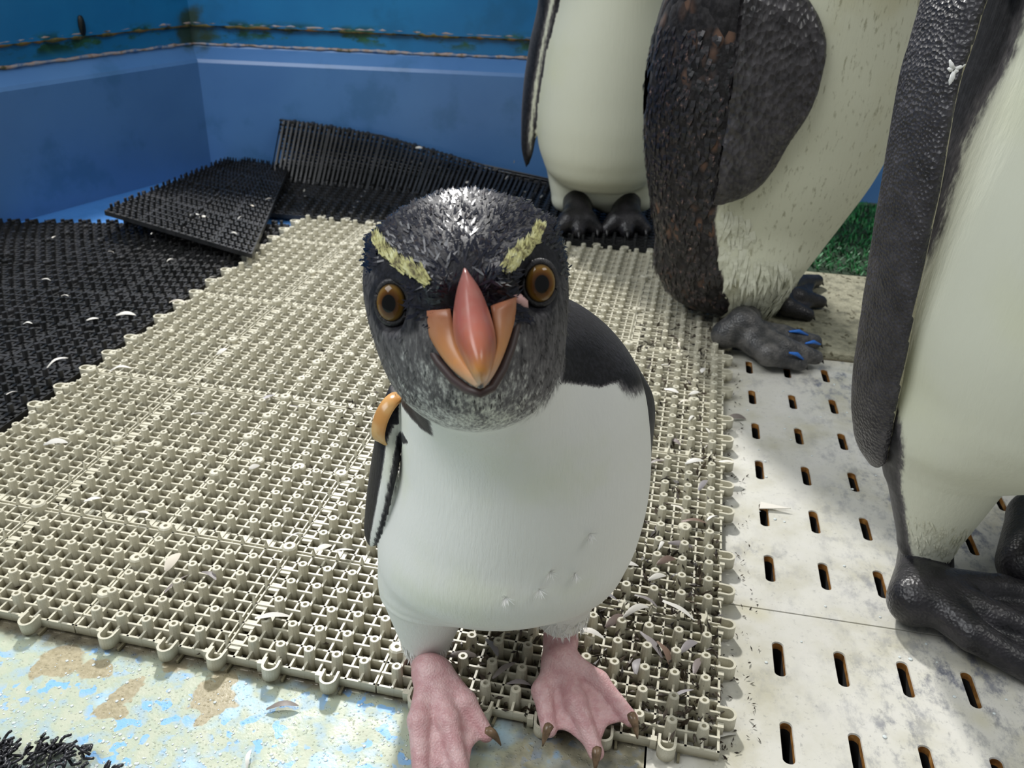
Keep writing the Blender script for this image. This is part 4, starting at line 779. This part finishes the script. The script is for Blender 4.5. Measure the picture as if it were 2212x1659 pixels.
Vb, fb = blades(V[pk], nrm3[pk], D, rng.uniform(.012, .020, len(pk)), .0016, rng.uniform(.02, .16, len(pk)), .3); tag(obj('thigh_feathers', mesh('thigh_feathers', Vb, fb, [m_kf]), k3), kind='stuff')
mb = MB(); c = F3.L(2022, 128, .05); c = FV[np.argmin(((FV-c)**2).sum(1)+(FV[:, 1]-FV[:, 1].min())*.01)]+np.array([0, -.001, 0])
for _ in range(7): d = rng.normal(size=3)*np.array([.003, .001, .003]); mb.tube([c+d*.2, c+d*.8, c+d*1.5+np.array([0, 0, .001])], [.0012, .0018, .0005], 6)
obj('down_tuft', mb.mesh('down_tuft', [m_down], True), k3)
king_extras(k3, (cxT+.02, .02, zT+.41), m_kwhite, (.3, -.95, .1))
# ================================================================== SMALL DEBRIS
m_fea = mat('feather_white', rough=.6); t = NT(m_fea); oi = t.n('ShaderNodeObjectInfo'); t.set('Base Color', t.ramp(oi.outputs['Random'], [(0, (.62, .60, .55)), (.5, (.78, .77, .72)), (1, (.66, .60, .50))]))
m_feg = mat('feather_grey', rough=.5); t = NT(m_feg); oi = t.n('ShaderNodeObjectInfo'); t.set('Base Color', t.ramp(oi.outputs['Random'], [(0, (.20, .17, .15)), (.5, (.32, .31, .33)), (1, (.16, .10, .07))]))
def feather_mesh(m, curve, w=.28):
    v = []; f = []; N = 9
    for i in range(N):
        u = i/(N-1); ww = w*math.sin(math.pi*min(1, u*.93+.05))**.7*.5; zc = curve*.6*math.sin(math.pi*u); yo = .10*math.sin(2.4*u)
        v += [(u-.5, yo-ww, zc), (u-.5, yo, zc+.05*(1-u)), (u-.5, yo+ww, zc)]
    for i in range(N-1): k = 3*i; f += [(k, k+1, k+4, k+3), (k+1, k+2, k+5, k+4)]
    return mesh('feather', v, f, [m], True)
FM = [feather_mesh(m_fea, .22), feather_mesh(m_fea, .12, .4), feather_mesh(m_fea, .3, .2)]; FGm = [feather_mesh(m_feg, .2), feather_mesh(m_feg, .1, .22)]
def feather(px, py, z, size, ang, ms, label, group):
    g = ground(px, py, z); o = obj('loose_feather', ms[random.randrange(len(ms))], None, tuple(g), (random.uniform(-.5, .5), random.uniform(-.25, .25), math.radians(ang))); o.scale = (size*.85,)*3; where = ''
    if 'beige' in label: where = ' near the pink feet' if 940 < px and py > 1150 else ' at its drain panel edge' if px > 1400 else ' near the black mats' if px < 500 and py < 1000 else ' in its open middle'
    elif 'black' in label: where = ' near the raised corner' if px < 560 and py < 540 else ' around the black feet' if px > 1150 else ' along the beige mat edge' if px > 300 else ' by the dark blue curb'
    tag(o, ('large curled ' if size >= .028 else 'small ' if size < .018 else '')+label+where, 'feather', group)
lb1 = ('white moulted feather caught on the beige peg mat', 'white feathers on the beige mat'); lb2 = ('pale moulted feather lying on the black rubber mats', 'pale feathers on the black mats'); lb3 = ('brown grey moulted feather caught in the beige mat', 'brown feathers on the beige mat')
for px, py, sz, an in ((1575, 1000, .026, 5), (1350, 1225, .030, 15), (1375, 1325, .034, 40), (1465, 1320, .036, -20), (1270, 1375, .032, -12), (1420, 1250, .022, 30), (1500, 1000, .024, 10), (1430, 1180, .020, 70), (375, 1215, .026, 80), (590, 1335, .034, 25), (860, 740, .02, 0), (640, 1160, .02, 30), (430, 895, .022, 10), (260, 800, .03, 20), (700, 1185, .02, 50), (120, 960, .03, 10), (745, 1190, .022, 30), (590, 810, .014, 0), (700, 500, .014, 20), (480, 760, .018, 50), (1480, 870, .020, 20), (1495, 905, .018, 60), (1530, 930, .016, 100), (1450, 845, .022, -20), (1520, 800, .018, 70), (1500, 850, .015, 10), (1470, 745, .02, 80), (1440, 790, .016, 0), (1540, 1120, .018, 40), (1465, 1100, .02, -30), (310, 1110, .016, 0), (550, 1010, .016, 60), (200, 1080, .018, 30), (1235, 1350, .016, 10), (1335, 1200, .016, 60)):
    feather(px, py, .021, sz, an, FM, *lb1)
for px, py, sz, an in ((272, 682, .030, 25), (125, 785, .032, 50), (368, 563, .016, 60), (100, 605, .014, 20), (118, 512, .016, 90), (282, 455, .018, 80), (420, 465, .02, 10), (440, 470, .018, 30), (520, 470, .016, 70), (505, 505, .015, 0), (657, 412, .014, 100), (640, 480, .012, 0), (385, 655, .03, 10), (240, 545, .012, 0), (330, 505, .012, 90), (200, 690, .018, 40), (60, 700, .016, 0), (580, 430, .012, 20), (545, 445, .016, 140), (905, 320, .016, 0), (1095, 385, .02, 80), (1110, 350, .016, 95), (1170, 425, .014, 70), (1300, 505, .018, 10), (1260, 500, .016, 60), (1390, 490, .018, 30), (30, 850, .02, 60), (140, 640, .014, 0), (460, 600, .014, 30), (1010, 395, .014, 20)):
    onw = 600 < px < 1200 and py < 440
    if onw:
        d = ray(px, py); n3 = np.array([nB[0], nB[1], 0]); q0 = np.array([*(Cn-nB*.045), 0]); tq = ((q0-CAM)@n3)/(d@n3); g = CAM+d*tq
        if g[2] < .03: g = ground(px, py, .03)
        o = obj('loose_feather', FM[0], None, tuple(g), (1.2, 0, math.radians(an))); o.scale = (sz,)*3; tag(o, 'pale moulted feather caught on the curled up black mat', 'feather', lb2[1])
    else: feather(px, py, .022 if not (300 < px < 600 and py < 540) else .045, sz, an, FM, *lb2)
for px, py, sz, an in ((1405, 1395, .034, -50), (1430, 1410, .030, -70), (1330, 1345, .03, 50), (1490, 1400, .028, 50), (1510, 1440, .03, 70), (1395, 1300, .026, -20), (1470, 1180, .03, 10), (1440, 1215, .028, 40), (385, 1260, .034, 70), (450, 1245, .024, -30), (1500, 1130, .03, 5), (1420, 1000, .024, 20), (1455, 955, .022, -40), (1520, 1050, .024, 60), (1310, 1290, .022, 0), (580, 860, .026, 60), (640, 880, .02, 0), (1380, 1440, .026, 80), (1475, 1500, .024, 30), (1000, 1420, .03, 20), (1060, 1400, .03, -60), (1090, 1450, .026, 40), (960, 1390, .02, 10), (1120, 1480, .022, 0)):
    feather(px, py, .016, sz, an, FGm, *lb3)
for px, py, sz, an, ms in ((610, 1530, .028, 15, FGm), (1590, 905, .03, 15, FGm), (1570, 1590, .022, 30, FM), (540, 1640, .018, 100, FM), (1500, 1040, .02, 0, FGm)):
    feather(px, py, .003, sz, an, ms, 'small curved feather lying on the bare wet floor beside the mats', 'feathers on the bare floor')
# white paper chip on the drain panel
g = ground(1665, 1098, .002); mb = MB(); v = [(-.012, -.004, 0), (.020, .001, .002), (-.010, .007, .001)]; mb.add([(a, b, c) for a, b, c in v]+[(a, b, c+.0008) for a, b, c in v], [(2, 1, 0), (3, 4, 5), (0, 1, 4, 3), (1, 2, 5, 4), (2, 0, 3, 5)])
tag(obj('paper_chip', mb.mesh('paper_chip', [m_fea]), None, tuple(g)), 'white triangular chip lying beside a slot on the drain panel', 'chip')
# dirt crumbs in the mat, thickest along its drain side and under the bird
m_crumb = mat('dirt_crumbs', rough=.45); t = NT(m_crumb); t.set('Base Color', t.ramp(t.noise(45, 3, .7), [(.35, (.012, .009, .007)), (.55, (.05, .035, .022)), (.7, (.14, .11, .08)), (.8, (.22, .22, .26))]))
def crumbs(name, regions, label):
    vv = []; ff = []
    for (x0, x1, y0, y1, z0, z1, cnt, s0, s1) in regions:
        for _ in range(cnt):
            c = np.array([rng.uniform(x0, x1), rng.uniform(y0, y1), rng.uniform(z0, z1)]); a = rng.normal(size=3); a /= np.linalg.norm(a); b = np.cross(a, rng.normal(size=3)); b /= np.linalg.norm(b); n_ = np.cross(a, b); sz = rng.uniform(s0, s1)
            k = len(vv); vv += [c-a*sz, c-b*sz*.3, c+a*sz, c+b*sz*.35, c+n_*sz*.25]; ff += [(k, k+1, k+4), (k+1, k+2, k+4), (k+2, k+3, k+4), (k+3, k, k+4), (k, k+3, k+2, k+1)]
    tag(obj(name, mesh(name, vv, ff, [m_crumb])), label, 'debris', None, 'stuff')
crumbs('dirt_crumbs', [(-.02, .085, .47, 1.2, .002, .017, 1500, .002, .0065), (-.13, .085, .455, .68, .002, .016, 1300, .002, .006), (-.70, -.1, .46, 1.45, .001, .010, 900, .0015, .005), (-.35, -.28, .80, .90, .006, .02, 60, .002, .006), (.08, .12, .45, 1.15, .0005, .003, 260, .001, .003)], 'dark dirt and feather crumbs in the beige mat')

# water drops on the painted floor
m_drop = mat('water_drop', (.66, .72, .72), .05, .5)  # opaque pale base colour stands in for white highlights on the drops
mb = MB()
def drop(x, y, z, r):
    h = r*.38; n = 7; v = []
    for j, (a, b) in enumerate(((1, 0), (.85, .5), (.5, .87))): v += [(x+r*a*math.cos(2*math.pi*k/n), y+r*a*math.sin(2*math.pi*k/n), z+h*b) for k in range(n)]
    v.append((x, y, z+h)); f = [(j*n+k, j*n+(k+1) % n, (j+1)*n+(k+1) % n, (j+1)*n+k) for j in (0, 1) for k in range(n)]+[(2*n+k, 2*n+(k+1) % n, 3*n) for k in range(n)]+[tuple(range(n))[::-1]]; mb.add(v, f)
for _ in range(1500):
    x = random.uniform(-.48, -.13); y = random.uniform(.30, .45)
    if random.random() < .35+.65*(y < .40): drop(x, y, .0001, random.choice((.0005, .0006, .0008, .001, .0014)))
for _ in range(60): drop(random.uniform(.12, .34), random.uniform(.40, 1.1), .0003, random.uniform(.0008, .002))
tag(obj('water_drops', mb.mesh('water_drops', [m_drop], True)), 'whitish water drops scattered on the pale blue floor', 'water', None, 'stuff')
